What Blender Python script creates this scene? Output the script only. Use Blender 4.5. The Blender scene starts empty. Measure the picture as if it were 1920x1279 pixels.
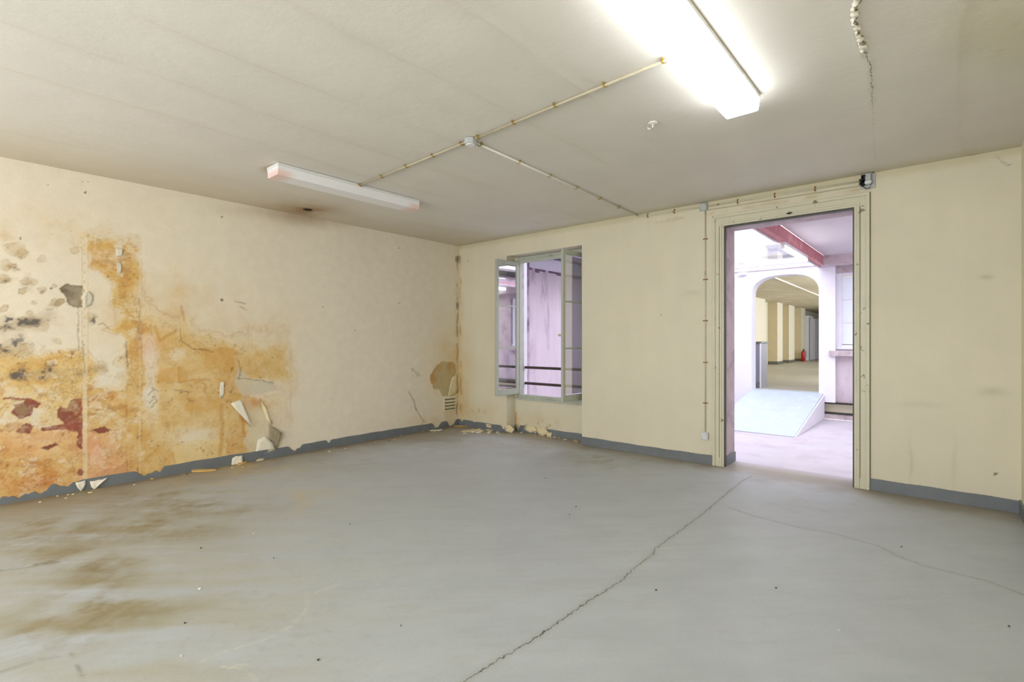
import bpy, bmesh, math, random
import numpy as np
from mathutils import Vector, Matrix

# ------------------------------------------------------------------ camera, world, lights, exposure
SC = bpy.context.scene
COL = SC.collection
CAM_H = 1.40
F = 943.7                       # focal length for a 1920 px wide frame
FW = (-0.6513, 0.7588)          # level view direction
RT = (0.7588, 0.6513)
cam_d = bpy.data.cameras.new('camera')
cam_d.sensor_width = 36.0
cam_d.lens = 36.0 * F / 1920.0
cam_d.clip_start = 0.02
cam_d.clip_end = 200
cam = bpy.data.objects.new('camera', cam_d)
COL.objects.link(cam)
cam.location = (0, 0, CAM_H)
cam.rotation_euler = (math.radians(90), 0, math.atan2(0.6513, 0.7588))
SC.camera = cam

world = bpy.data.worlds.new('overcast_sky')
SC.world = world
world.use_nodes = True
bgn = world.node_tree.nodes['Background']
bgn.inputs[0].default_value = (0.93, 0.93, 1.0, 1)
bgn.inputs[1].default_value = 2.4

SC.view_settings.view_transform = 'Standard'
SC.view_settings.look = 'None'
SC.view_settings.gamma = 1.0
SC.view_settings.use_curve_mapping = False
SC.view_settings.exposure = 0.0

def area_light(name, loc, rot, sx, sy, power, color, portal=False):
    l = bpy.data.lights.new(name, 'AREA')
    l.shape = 'RECTANGLE'; l.size = sx; l.size_y = sy
    l.energy = power; l.color = color
    if portal: l.cycles.is_portal = True
    o = bpy.data.objects.new(name, l); COL.objects.link(o)
    o.location = loc; o.rotation_euler = rot
    return o
R90 = math.radians(90)
# daylight entering through the two windows of the room behind the camera
area_light('daylight_window_front', (-4.3, -2.98, 1.65), (R90, 0, 0), 1.5, 1.9, 92, (0.95, 0.965, 1.0))
area_light('daylight_window_front', (-1.2, -2.98, 1.65), (R90, 0, 0), 1.5, 1.9, 135, (0.95, 0.965, 1.0))
# daylight falling through the glass roof of the passage; the last light is added
area_light('skylight_and_fill', (-2.45, 8.35, 2.98), (0, 0, 0), 1.4, 3.9, 58, (0.94, 0.93, 1.0))
area_light('skylight_and_fill', (-4.25, 8.35, 2.98), (0, 0, 0), 1.4, 3.9, 42, (0.97, 0.93, 1.0))
area_light('skylight_and_fill', (.55, 8.35, 2.98), (0, 0, 0), 1.3, 3.9, 45, (0.95, 0.94, 1.0))  # added over an unseen open bay to brighten the right side and its reflection
# added lights, with no windows there, on the right hand side of the long hall
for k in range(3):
    area_light('hall_fill_light', (-0.35, 14.5 + 5.0 * k, 1.9), (0, R90, 0), 1.5, 2.4, 125, (0.96, 0.97, 1.0))

# ------------------------------------------------------------------ measures (metres), camera stands at x=0, y=0
XL, XR = -6.13, 0.476           # left and right wall faces
YB, YBO = 5.79, 6.15            # back wall: room face, far face
YF = -3.0                       # wall behind the camera
H = 2.978
NX0, NX1, NY, NZ = -5.077, -3.722, 5.99, 2.70   # window niche
WX0, WX1, WZ0, WZ1 = -5.03, -3.77, 0.50, 2.70   # window opening inside the niche
DX0, DX1, DZ = -1.856, -0.651, 2.68             # doorway
PY1 = 10.55                     # far wall of the passage
HZ = 0.45                       # floor level of the hall
rng = random.Random(7)

def proj(x, y, z):
    r = RT[0]*x + RT[1]*y; d = FW[0]*x + FW[1]*y
    d = np.maximum(d, 0.05)
    return 960 + F*r/d, 640 - F*(z-CAM_H)/d
def ray(px, py):
    a = (px-960)/F; b = (640-py)/F
    return (RT[0]*a+FW[0], RT[1]*a+FW[1], b)
def on_left(px, py, x=XL):
    r = ray(px, py); t = x/r[0]; return Vector((x, r[1]*t, CAM_H+r[2]*t))
def on_back(px, py, y=YB):
    r = ray(px, py); t = y/r[1]; return Vector((r[0]*t, y, CAM_H+r[2]*t))
def on_z(px, py, z):
    r = ray(px, py); t = (z-CAM_H)/r[2]; return Vector((r[0]*t, r[1]*t, z))

# ------------------------------------------------------------------ numpy noise
def vnoise(x, y, seed):
    g = np.random.RandomState(seed).rand(256, 256).astype(np.float32)
    xi = np.floor(x).astype(int); yi = np.floor(y).astype(int)
    fx = x-xi; fy = y-yi
    fx = fx*fx*(3-2*fx); fy = fy*fy*(3-2*fy)
    x0 = xi % 256; x1 = (xi+1) % 256; y0 = yi % 256; y1 = (yi+1) % 256
    return (g[x0, y0]*(1-fx)+g[x1, y0]*fx)*(1-fy)+(g[x0, y1]*(1-fx)+g[x1, y1]*fx)*fy
def fbm(x, y, scale, seed, octv=5, rough=0.5):
    a = 1.0; s = 0; t = 0
    for k in range(octv):
        t = t + a*vnoise(x*scale+17.3*k, y*scale+5.1*k, seed+k); s += a
        a *= rough; scale *= 2.03
    return (t/s-0.5)*2
def sstep(a, b, x):
    t = np.clip((x-a)/(b-a), 0, 1); return t*t*(3-2*t)
def blob(px, py, cx, cy, rx, ry, p=2.0):
    d = (np.abs((px-cx)/rx)**p+np.abs((py-cy)/ry)**p)
    return np.exp(-d*0.9)
def srgb(r, g, b):
    c = np.array([r, g, b])/255.0
    return np.where(c <= 0.04045, c/12.92, ((c+0.055)/1.055)**2.4)
def mixc(c, col, m):
    return c*(1-m[:, None])+np.array(col)[None, :]*m[:, None]
def poly_mask(x, y, pts):
    ins = np.zeros(x.shape, bool); n = len(pts)
    for i in range(n):
        x0, y0 = pts[i]; x1, y1 = pts[(i+1) % n]
        if y0 == y1: continue
        c = ((y0 > y) != (y1 > y)) & (x < (x1-x0)*(y-y0)/(y1-y0)+x0)
        ins ^= c
    return ins.astype(float)
def sdist(x, y, pts):
    best = np.full(x.shape, 1e9); sg = np.ones(x.shape); tt = np.zeros(x.shape)
    L = 0
    for (ax, ay), (bx, by) in zip(pts[:-1], pts[1:]):
        dx, dy = bx-ax, by-ay; l2 = dx*dx+dy*dy
        t = np.clip(((x-ax)*dx+(y-ay)*dy)/l2, 0, 1)
        d = np.hypot(x-ax-t*dx, y-ay-t*dy)
        s = np.sign(dx*(y-ay)-dy*(x-ax))
        m = d < best
        best[m] = d[m]; sg[m] = s[m]; tt[m] = L+(t*math.sqrt(l2))[m]
        L += math.sqrt(l2)
    return best*sg, tt/L

# ------------------------------------------------------------------ materials
MATS = {}
def nd(nt, typ, **kw):
    n = nt.nodes.new(typ)
    for k, v in kw.items(): setattr(n, k, v)
    return n
def mat(name, col, rough=0.6, metal=0.0, var=0.12, nscale=6.0, bump=0.0, bscale=60.0, vcol=False,
        col2=None, col2_scale=3.0, col2_lo=0.55, col2_hi=0.7, fine=0.0, crack=False, crack_w=0.004, spec=0.5, stretch=None):
    m = bpy.data.materials.new(name); m.use_nodes = True
    nt = m.node_tree; L = nt.links
    bs = nt.nodes['Principled BSDF']
    bs.inputs['Roughness'].default_value = rough
    bs.inputs['Metallic'].default_value = metal
    bs.inputs['Specular IOR Level'].default_value = spec
    tc = nd(nt, 'ShaderNodeTexCoord')
    vec = tc.outputs['Object']
    if stretch:
        mp = nd(nt, 'ShaderNodeMapping'); mp.inputs['Scale'].default_value = stretch
        L.new(vec, mp.inputs['Vector']); vec = mp.outputs[0]
    if vcol:
        a = nd(nt, 'ShaderNodeAttribute', attribute_name='Col'); src = a.outputs['Color']
    else:
        rgb = nd(nt, 'ShaderNodeRGB'); rgb.outputs[0].default_value = (*col, 1); src = rgb.outputs[0]
    if col2 is not None:
        n = nd(nt, 'ShaderNodeTexNoise'); n.inputs['Scale'].default_value = col2_scale; n.inputs['Detail'].default_value = 8
        n.inputs['Roughness'].default_value = 0.62
        L.new(vec, n.inputs['Vector'])
        mr = nd(nt, 'ShaderNodeMapRange'); mr.inputs[1].default_value = col2_lo; mr.inputs[2].default_value = col2_hi
        L.new(n.outputs['Fac'], mr.inputs[0])
        mx = nd(nt, 'ShaderNodeMix', data_type='RGBA'); L.new(mr.outputs[0], mx.inputs[0])
        L.new(src, mx.inputs[6]); mx.inputs[7].default_value = (*col2, 1); src = mx.outputs[2]
    def mult(src, scale, amt, detail=6):
        n = nd(nt, 'ShaderNodeTexNoise'); n.inputs['Scale'].default_value = scale; n.inputs['Detail'].default_value = detail
        L.new(vec, n.inputs['Vector'])
        mr = nd(nt, 'ShaderNodeMapRange'); mr.inputs[1].default_value = 0.25; mr.inputs[2].default_value = 0.75
        mr.inputs[3].default_value = 1-amt; mr.inputs[4].default_value = 1+amt*0.6
        L.new(n.outputs['Fac'], mr.inputs[0])
        vm = nd(nt, 'ShaderNodeVectorMath', operation='SCALE'); L.new(src, vm.inputs[0]); L.new(mr.outputs[0], vm.inputs['Scale'])
        return vm.outputs[0]
    if var: src = mult(src, nscale, var)
    if fine: src = mult(src, 90, fine, 3)
    if crack:
        a = nd(nt, 'ShaderNodeAttribute', attribute_name='crack')
        w = nd(nt, 'ShaderNodeAttribute', attribute_name='crackw')
        n = nd(nt, 'ShaderNodeTexNoise'); n.inputs['Scale'].default_value = 26; n.inputs['Detail'].default_value = 6; n.inputs['Roughness'].default_value = 0.6
        L.new(tc.outputs['Object'], n.inputs['Vector'])
        s1 = nd(nt, 'ShaderNodeMath', operation='MULTIPLY_ADD'); s1.inputs[1].default_value = 0.055; s1.inputs[2].default_value = -0.0275
        L.new(n.outputs['Fac'], s1.inputs[0])
        ad = nd(nt, 'ShaderNodeMath', operation='ADD'); L.new(a.outputs['Fac'], ad.inputs[0]); L.new(s1.outputs[0], ad.inputs[1])
        ab = nd(nt, 'ShaderNodeMath', operation='ABSOLUTE'); L.new(ad.outputs[0], ab.inputs[0])
        dv = nd(nt, 'ShaderNodeMath', operation='DIVIDE'); L.new(ab.outputs[0], dv.inputs[0]); L.new(w.outputs['Fac'], dv.inputs[1])
        mr = nd(nt, 'ShaderNodeMapRange'); mr.inputs[1].default_value = 0.5; mr.inputs[2].default_value = 1.1
        mr.inputs[3].default_value = 0.85; mr.inputs[4].default_value = 0
        L.new(dv.outputs[0], mr.inputs[0])
        mx = nd(nt, 'ShaderNodeMix', data_type='RGBA'); L.new(mr.outputs[0], mx.inputs[0])
        L.new(src, mx.inputs[6]); mx.inputs[7].default_value = (0.035, 0.032, 0.02, 1); src = mx.outputs[2]
    L.new(src, bs.inputs['Base Color'])
    if bump:
        n = nd(nt, 'ShaderNodeTexNoise'); n.inputs['Scale'].default_value = bscale; n.inputs['Detail'].default_value = 5
        L.new(tc.outputs['Object'], n.inputs['Vector'])
        n2 = nd(nt, 'ShaderNodeTexNoise'); n2.inputs['Scale'].default_value = bscale/14; n2.inputs['Detail'].default_value = 3
        L.new(tc.outputs['Object'], n2.inputs['Vector'])
        ad = nd(nt, 'ShaderNodeMath', operation='MULTIPLY_ADD'); ad.inputs[1].default_value = 2.2
        L.new(n2.outputs['Fac'], ad.inputs[0]); L.new(n.outputs['Fac'], ad.inputs[2])
        b = nd(nt, 'ShaderNodeBump'); b.inputs['Strength'].default_value = bump; b.inputs['Distance'].default_value = 0.01
        L.new(ad.outputs[0], b.inputs['Height']); L.new(b.outputs[0], bs.inputs['Normal'])
    MATS[name] = m
    return m
def S(*c): return tuple(float(v) for v in srgb(*c))

M_LEFT = mat('water_stained_wall_paint', (1, 1, 1), 0.7, vcol=True, var=0.05, nscale=9, fine=0.05, bump=0.12, bscale=70)
M_BACK = mat('cream_wall_paint', (1, 1, 1), 0.6, vcol=True, var=0.04, nscale=2.5, fine=0.02, bump=0.08, bscale=90)
M_CEIL = mat('aged_ceiling_paint', (1, 1, 1), 0.75, vcol=True, var=0.04, nscale=2, fine=0.02, bump=0.13, bscale=24, crack=True)
M_FLOOR = mat('grey_painted_concrete', (1, 1, 1), 0.5, vcol=True, var=0.035, nscale=5, fine=0.05, bump=0.05, bscale=60, crack=True, spec=0.4)
M_CREAM = mat('plain_cream_paint', S(226, 219, 190), 0.65, var=0.05, nscale=3, bump=0.06)
M_CASING = mat('chipped_cream_gloss', S(206, 202, 178), 0.45, var=0.06, nscale=5, col2=S(120, 112, 80), col2_scale=12, col2_lo=0.63, col2_hi=0.67, bump=0.08)
M_DARKGAP = mat('dark_joint', S(120, 108, 70), 0.8, var=0.3, nscale=12)
M_BASE = mat('blue_grey_baseboard_paint', S(112, 118, 122), 0.5, var=0.12, nscale=8, bump=0.1, bscale=50)
M_DARKMETAL = mat('dark_green_metal', S(66, 66, 54), 0.5, var=0.3, nscale=12)
M_JAMB = mat('mauve_concrete', S(200, 186, 189), 0.8, var=0.14, nscale=6, col2=S(150, 132, 138), col2_scale=5, col2_lo=0.5, col2_hi=0.75, bump=0.2)
M_MAUVEWALL = mat('stained_mauve_render', S(208, 196, 203), 0.85, var=0.10, nscale=2.6, col2=S(150, 128, 146), col2_scale=1.6, col2_lo=0.5, col2_hi=0.72, bump=0.25, stretch=(1, 1.6, 0.45))
M_DARKMAUVE = mat('dark_damp_render', S(120, 98, 120), 0.85, var=0.25, nscale=4, bump=0.25)
M_COLUMN = mat('stained_mauve_column', S(186, 170, 184), 0.85, var=0.12, nscale=3, col2=S(120, 100, 122), col2_scale=3, col2_lo=0.45, col2_hi=0.65, bump=0.25)
M_PURPLE = mat('purple_beam_paint', S(96, 74, 122), 0.6, var=0.15)
M_SASH = mat('pale_green_window_paint', S(176, 181, 168), 0.45, var=0.08, nscale=10, col2=S(120, 118, 96), col2_scale=14, col2_lo=0.66, col2_hi=0.72)
M_RAIL = mat('dark_brown_iron', S(62, 50, 46), 0.5, var=0.2, nscale=20)
M_CONDUIT = mat('ivory_conduit', S(184, 174, 146), 0.5, var=0.08, nscale=12)
M_CONDUITW = mat('white_conduit', S(222, 219, 208), 0.45, var=0.05)
M_BRASS = mat('yellow_brass_clip', S(170, 140, 60), 0.35, metal=0.5, var=0.2, nscale=30)
M_RUST = mat('rusty_clip', S(150, 110, 40), 0.6, metal=0.2, var=0.3, nscale=40)
M_GREYPL = mat('grey_plastic_box', S(176, 180, 178), 0.45, var=0.06)
M_DKPL = mat('black_soot_and_darkness', S(48, 46, 42), 0.7, var=0.3, nscale=30)
M_WHITEMET = mat('white_enamel', S(226, 226, 224), 0.35, var=0.03)
M_WHITE = mat('limewash_and_lit_white', S(232, 232, 240), 0.75, var=0.04, bump=0.06)
M_PASSFLOOR = mat('pale_lavender_concrete', S(196, 192, 198), 0.5, var=0.08, nscale=3, col2=S(178, 162, 176), col2_scale=2.4, col2_lo=0.5, col2_hi=0.8, bump=0.05)
M_RAMP = mat('pale_blue_concrete', S(186, 200, 208), 0.55, var=0.06, nscale=4, col2=S(216, 222, 226), col2_scale=9, col2_lo=0.6, col2_hi=0.68, bump=0.1)
M_PASSCEIL = mat('pale_mauve_plaster', S(206, 199, 203), 0.8, var=0.05, nscale=3, bump=0.1)
M_REDBEAM = mat('faded_red_steel', S(196, 122, 126), 0.55, var=0.18, nscale=7, col2=S(214, 160, 164), col2_scale=6, col2_lo=0.5, col2_hi=0.7)
M_HALLWALL = mat('hall_pale_cream', S(226, 222, 204), 0.7, var=0.05, col2=S(190, 170, 130), col2_scale=3, col2_lo=0.6, col2_hi=0.72)
M_HALLPIL = mat('hall_pilaster_shade', S(206, 192, 156), 0.7, var=0.06)
M_HALLCEIL = mat('hall_ceiling_paint', S(196, 186, 162), 0.8, var=0.08, nscale=2, col2=S(216, 206, 186), col2_scale=1.6, col2_lo=0.58, col2_hi=0.62)
M_HALLFLOOR = mat('hall_grey_floor', S(176, 172, 160), 0.45, var=0.12, nscale=3)
M_HALLBASE = mat('hall_dark_base', S(104, 104, 96), 0.5)
M_CABGREY = mat('grey_laminate', S(150, 150, 164), 0.5, var=0.05)
M_RED = mat('extinguisher_red', S(178, 36, 32), 0.35, var=0.05)
M_PAPERF = mat('torn_paper_front', S(224, 210, 170), 0.8, var=0.08, nscale=14)
M_PAPERW = mat('torn_paper_white', S(232, 226, 206), 0.8, var=0.05, nscale=14)
M_OCHREP = mat('torn_paper_ochre', S(206, 170, 100), 0.8, var=0.12, nscale=14)
M_DEBDARK = mat('dark_grit', S(60, 58, 54), 0.9)
M_PLASTER = mat('bare_plaster', S(150, 138, 112), 0.9, var=0.25, nscale=30, bump=0.4)
M_SOOTSHADE = mat('soot_and_slot_shade', S(40, 32, 24), 0.9, var=0.3)
M_CURTAIN = mat('grey_white_panel', S(214, 214, 218), 0.7, var=0.04)

def glass_mat(name, tint, refl):
    m = bpy.data.materials.new(name); m.use_nodes = True
    nt = m.node_tree; nt.nodes.clear(); L = nt.links
    out = nd(nt, 'ShaderNodeOutputMaterial')
    tr = nd(nt, 'ShaderNodeBsdfTransparent'); tr.inputs[0].default_value = (*tint, 1)
    gl = nd(nt, 'ShaderNodeBsdfGlossy'); gl.inputs['Roughness'].default_value = 0.03; gl.inputs[0].default_value = (0.95, 0.95, 1, 1)
    mx = nd(nt, 'ShaderNodeMixShader'); 
    fa = nd(nt, 'ShaderNodeLayerWeight'); fa.inputs[0].default_value = 0.5
    fr = nd(nt, 'ShaderNodeMath', operation='POWER'); fr.inputs[1].default_value = 4.0; L.new(fa.outputs['Facing'], fr.inputs[0])
    ma = nd(nt, 'ShaderNodeMath', operation='ADD'); ma.inputs[1].default_value = refl; ma.use_clamp = True
    L.new(fr.outputs[0], ma.inputs[0]); L.new(ma.outputs[0], mx.inputs[0])
    L.new(tr.outputs[0], mx.inputs[1]); L.new(gl.outputs[0], mx.inputs[2]); L.new(mx.outputs[0], out.inputs[0])
    return m
M_GLASS = glass_mat('window_glass', (0.78, 0.8, 0.84), 0.5)
M_ROOFGLASS = glass_mat('roof_glass', (0.96, 0.96, 1.0), 0.0)
M_GLASSHALL = mat('bright_pane_white', S(226, 234, 242), 0.2, var=0.02)  # brightness of the hall behind the panes put into an opaque white

def emis_mat(name, col, strength, base=(0.9, 0.9, 0.9)):
    m = bpy.data.materials.new(name); m.use_nodes = True
    b = m.node_tree.nodes['Principled BSDF']
    b.inputs['Base Color'].default_value = (*base, 1)
    b.inputs['Emission Color'].default_value = (*col, 1)
    b.inputs['Emission Strength'].default_value = strength
    b.inputs['Roughness'].default_value = 0.4
    return m
M_LIT = emis_mat('lit_diffuser', (0.92, 0.96, 1.0), 10.5)
M_TUBE = emis_mat('lit_tube', (1.0, 1.0, 1.0), 14.0)

# diffuser of the lamp that is off: milky plastic, pink-brown ageing at both ends
def off_diffuser():
    m = bpy.data.materials.new('unlit_milky_diffuser'); m.use_nodes = True
    nt = m.node_tree; L = nt.links; b = nt.nodes['Principled BSDF']; b.inputs['Roughness'].default_value = 0.3
    tc = nd(nt, 'ShaderNodeTexCoord'); sp = nd(nt, 'ShaderNodeSeparateXYZ'); L.new(tc.outputs['Object'], sp.inputs[0])
    ab = nd(nt, 'ShaderNodeMath', operation='ABSOLUTE'); L.new(sp.outputs['Y'], ab.inputs[0])
    mr = nd(nt, 'ShaderNodeMapRange'); mr.interpolation_type = 'SMOOTHSTEP'; mr.inputs[1].default_value = 0.60; mr.inputs[2].default_value = 0.74
    L.new(ab.outputs[0], mr.inputs[0])
    mz = nd(nt, 'ShaderNodeMapRange'); mz.interpolation_type = 'SMOOTHSTEP'; mz.inputs[1].default_value = -0.03; mz.inputs[2].default_value = -0.09
    L.new(sp.outputs['Z'], mz.inputs[0])
    mu = nd(nt, 'ShaderNodeMath', operation='MULTIPLY'); L.new(mr.outputs[0], mu.inputs[0]); L.new(mz.outputs[0], mu.inputs[1])
    mx = nd(nt, 'ShaderNodeMix', data_type='RGBA'); L.new(mu.outputs[0], mx.inputs[0])
    mx.inputs[6].default_value = (*S(240, 240, 242), 1); mx.inputs[7].default_value = (*S(236, 206, 198), 1)
    L.new(mx.outputs[2], b.inputs['Base Color'])
    return m
M_OFF = off_diffuser()

# ------------------------------------------------------------------ object helpers
def tag(o, label, cat, group=None, kind=None):
    o['label'] = label; o['category'] = cat
    if group: o['group'] = group
    if kind: o['kind'] = kind
    return o
def struct(o, label=None, cat=None):
    o['kind'] = 'structure'
    if label: o['label'] = label
    if cat: o['category'] = cat
    return o
def empty(name, loc, rz=0):
    o = bpy.data.objects.new(name, None); COL.objects.link(o); o.empty_display_size = 0.1
    o.location = loc; o.rotation_euler = (0, 0, rz); return o
def link_mesh(name, me, m=None, parent=None, loc=(0, 0, 0)):
    o = bpy.data.objects.new(name, me); COL.objects.link(o)
    if m: me.materials.append(m)
    o.location = loc
    if parent: o.parent = parent
    return o
class MB:
    def __init__(s): s.bm = bmesh.new()
    def box(s, x0, x1, y0, y1, z0, z1, bev=0.0, rz=0, piv=None):
        r = bmesh.ops.create_cube(s.bm, size=1)
        vs = r['verts']
        for v in vs:
            v.co = Vector(((x0+x1)/2+v.co.x*(x1-x0), (y0+y1)/2+v.co.y*(y1-y0), (z0+z1)/2+v.co.z*(z1-z0)))
        if rz: bmesh.ops.rotate(s.bm, verts=vs, cent=piv or ((x0+x1)/2, (y0+y1)/2, 0), matrix=Matrix.Rotation(rz, 3, 'Z'))
        if bev:
            es = list({e for v in vs for e in v.link_edges})
            bmesh.ops.bevel(s.bm, geom=es, offset=bev, segments=2, affect='EDGES', profile=0.6)
        return s
    def tube(s, pts, r, n=10, cap=True):
        pts = [Vector(p) for p in pts]; rings = []
        up = None
        for i, p in enumerate(pts):
            d = (pts[min(i+1, len(pts)-1)]-pts[max(i-1, 0)]).normalized()
            if up is None or abs(up.dot(d)) > 0.95:
                up = Vector((0, 0, 1)) if abs(d.z) < 0.9 else Vector((1, 0, 0))
            a = d.cross(up).normalized(); b = a.cross(d).normalized()
            rr = r[i] if isinstance(r, (list, tuple)) else r
            rings.append([s.bm.verts.new(p+a*math.cos(t)*rr+b*math.sin(t)*rr) for t in [2*math.pi*k/n for k in range(n)]])
        for A, B in zip(rings[:-1], rings[1:]):
            for k in range(n):
                s.bm.faces.new((A[k], A[(k+1) % n], B[(k+1) % n], B[k]))
        if cap:
            s.bm.faces.new(rings[0]); s.bm.faces.new(list(reversed(rings[-1])))
        return s
    def prism(s, pts, d):           # closed polygon extruded along vector d
        a = [s.bm.verts.new(p) for p in pts]; b = [s.bm.verts.new(Vector(p)+Vector(d)) for p in pts]
        n = len(pts)
        s.bm.faces.new(a); s.bm.faces.new(list(reversed(b)))
        for k in range(n): s.bm.faces.new((a[k], b[k], b[(k+1) % n], a[(k+1) % n]))
        return s
    def build(s, name, m, parent=None, loc=(0, 0, 0), smooth=False):
        bmesh.ops.recalc_face_normals(s.bm, faces=s.bm.faces)
        me = bpy.data.meshes.new(name); s.bm.to_mesh(me); s.bm.free()
        if smooth:
            for p in me.polygons: p.use_smooth = True
        return link_mesh(name, me, m, parent, loc)

def lines(breaks, step):
    out = []
    for a, b in zip(breaks[:-1], breaks[1:]):
        n = max(1, int(round((b-a)/step)))
        out += list(np.linspace(a, b, n+1)[:-1])
    out.append(breaks[-1]); return np.array(out)
def grid_arrays(U, V, place, hole=None, flip=False):
    uu, vv = np.meshgrid(U, V, indexing='ij')
    co = place(uu.ravel(), vv.ravel())
    nu, nv = len(U), len(V)
    i, j = np.meshgrid(np.arange(nu-1), np.arange(nv-1), indexing='ij')
    cu = (U[i]+U[i+1])/2; cv = (V[j]+V[j+1])/2
    keep = np.ones(cu.shape, bool)
    if hole is not None: keep = ~hole(cu, cv)
    i = i[keep]; j = j[keep]
    f = np.stack([i*nv+j, (i+1)*nv+j, (i+1)*nv+j+1, i*nv+j+1], 1)
    if flip: f = f[:, ::-1]
    return co, f
def mesh_from(name, co, f, cols=None, attrs=None, smooth=True):
    me = bpy.data.meshes.new(name)
    me.vertices.add(len(co)); me.vertices.foreach_set('co', np.ascontiguousarray(co, dtype=np.float32).ravel())
    me.loops.add(f.size); me.loops.foreach_set('vertex_index', np.ascontiguousarray(f, dtype=np.int32).ravel())
    me.polygons.add(len(f)); me.polygons.foreach_set('loop_start', np.arange(0, f.size, 4, dtype=np.int32))
    me.polygons.foreach_set('loop_total', np.full(len(f), 4, dtype=np.int32))
    me.update(calc_edges=True); me.validate()
    if cols is not None:
        a = me.color_attributes.new('Col', 'FLOAT_COLOR', 'POINT')
        c4 = np.concatenate([np.clip(cols, 0, 1), np.ones((len(cols), 1))], 1).astype(np.float32)
        a.data.foreach_set('color', c4.ravel())
    for k, v in (attrs or {}).items():
        a = me.attributes.new(k, 'FLOAT', 'POINT'); a.data.foreach_set('value', v.astype(np.float32))
    if smooth:
        me.polygons.foreach_set('use_smooth', np.ones(len(me.polygons), bool))
    me.update(); return me

# ------------------------------------------------------------------ left wall: water stains, mould, lost paint
def paint_left(y, z):
    px, py = proj(np.full(y.shape, XL), y, z)
    n1 = fbm(y, z, 2.2, 11, 6, 0.55); n2 = fbm(y, z, 7, 31, 6, 0.6); n3 = fbm(y, z, 22, 51, 4, 0.6)
    nx = fbm(y, z, 5, 71, 5, 0.6); nyy = fbm(y, z, 5, 91, 5, 0.6)
    lf = .25+.75*sstep(320, 200, px)
    wx = px+nx*22; wy = py+nyy*22                      # warped coordinates
    sx = px+nx*9; sy = py+nyy*9
    c = np.repeat(np.array([S(230, 221, 201)]), len(y), 0)
    c *= (1+0.03*n1+0.015*n2)[:, None]
    # broad faint yellowing around the damp
    halo = np.clip(blob(px, py, 120, 640, 330, 260, 3)*0.9+blob(px, py, 400, 700, 180, 140, 2.5)*0.9, 0, 1)
    c = mixc(c, S(222, 202, 160), halo*(0.42+0.35*n2).clip(0, 1)*0.55)
    hz_ = blob(wx, wy, 300, 585, 100, 62, 2.4)*1.0+np.exp(-((np.hypot(px-368, py-635)-0)/12)**4)*.6+blob(wx, wy, 440, 640, 90, 40)*.5+blob(wx, wy, 70, 430, 120, 40)*.7+blob(wx, wy, 525, 690, 24, 80)*.8+blob(wx, wy, 345, 560, 22, 26)*.5
    c = mixc(c, S(216, 182, 122), np.clip(hz_*(.6+.55*n2+.4*n1), 0, 1)*.72)
    A = np.zeros(y.shape)
    for cx, cy, rx, ry, a in [(40, 445, 95, 38, .52), (130, 430, 40, 30, .35), (207, 478, 38, 42, .95), (165, 470, 30, 60, .5), (215, 560, 34, 60, .85),
                              (235, 520, 22, 55, .55), (180, 630, 70, 42, .8), (40, 665, 140, 28, .8), (60, 715, 150, 40, .75),
                              (60, 800, 190, 110, .75), (60, 895, 200, 80, 1.05), (195, 745, 60, 60, .6), (205, 800, 60, 70, .85),
                              (245, 790, 34, 170, .85), (262, 640, 40, 70, .75), (300, 628, 60, 40, .55), (360, 640, 60, 22, .5), (355, 600, 16, 30, .4),
                              (410, 685, 105, 42, 1.05), (335, 715, 48, 42, 1.0), (395, 750, 95, 48, .9), (350, 800, 120, 70, .75),
                              (300, 865, 160, 45, .9), (440, 820, 40, 70, .8), (500, 700, 50, 45, .5), (530, 700, 16, 80, .4),
                              (480, 780, 60, 60, .5), (470, 860, 60, 25, .7), (210, 880, 60, 70, .9), (480, 640, 70, 40, .28)]:
        A += a*blob(wx, wy, cx, cy, rx, ry, 2.6)
    for cx, cy, rx, ry, a in [(62, 545, 108, 80, 1.2), (130, 590, 80, 60, 1.0), (95, 632, 70, 26, .9), (183, 562, 26, 34, 1.1), (218, 598, 18, 20, .9),
                              (222, 470, 6, 14, .9), (222, 505, 6, 14, .7), (208, 648, 34, 20, .9), (198, 722, 30, 12, 1.1), (203, 672, 34, 34, .85), (215, 700, 26, 14, .6), (281, 700, 17, 70, .75), (90, 735, 70, 12, .45), (277, 655, 14, 30, 1.0),
                              (335, 668, 14, 12, .8), (280, 760, 14, 60, .6), (235, 655, 10, 30, .5), (485, 728, 50, 20, .9), (400, 800, 60, 26, .35), (350, 830, 60, 24, .3), (450, 790, 26, 30, .45), (490, 800, 30, 45, .5),
                              (380, 840, 70, 22, .5), (445, 660, 20, 30, .1)]:
        A -= a*blob(sx, sy, cx, cy, rx, ry, 3)
    A = np.minimum(A, 1.15)*.86
    big = fbm(y*.7, z*1.3, 2.6, 171, 6, .6)
    An = A*(1+.25*n1)+((0.40*n2+0.30*n3)*(.45+.55*sstep(340, 220, px))+.26*big)*np.clip(A*2.5, 0, 1)-0.14
    m = sstep(0.10, 0.75, An)*(blob(px, py, 180, 700, 420, 330, 6) > 0.1)
    edge = np.exp(-((An-0.22)/0.06)**2)+0.6*np.exp(-((An-0.52)/0.05)**2)
    edge *= blob(px, py, 200, 700, 340, 260, 5)
    c = mixc(c, S(227, 204, 154), m*0.82)
    c = mixc(c, S(216, 180, 108), sstep(0.45, 0.85, An)*0.75)
    c = mixc(c, S(204, 152, 72), sstep(0.80, 1.15, An)*0.7)
    c = mixc(c, S(184, 136, 74), np.clip(edge, 0, 1)*0.38*sstep(-.5, .5, n2+.3))
    vein = np.exp(-(fbm(y, z, 9, 181, 5, .65)/.035)**2)*sstep(-.3, .4, big)*m
    c = mixc(c, S(170, 120, 62), vein*.5*(.4+.6*lf))
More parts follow.
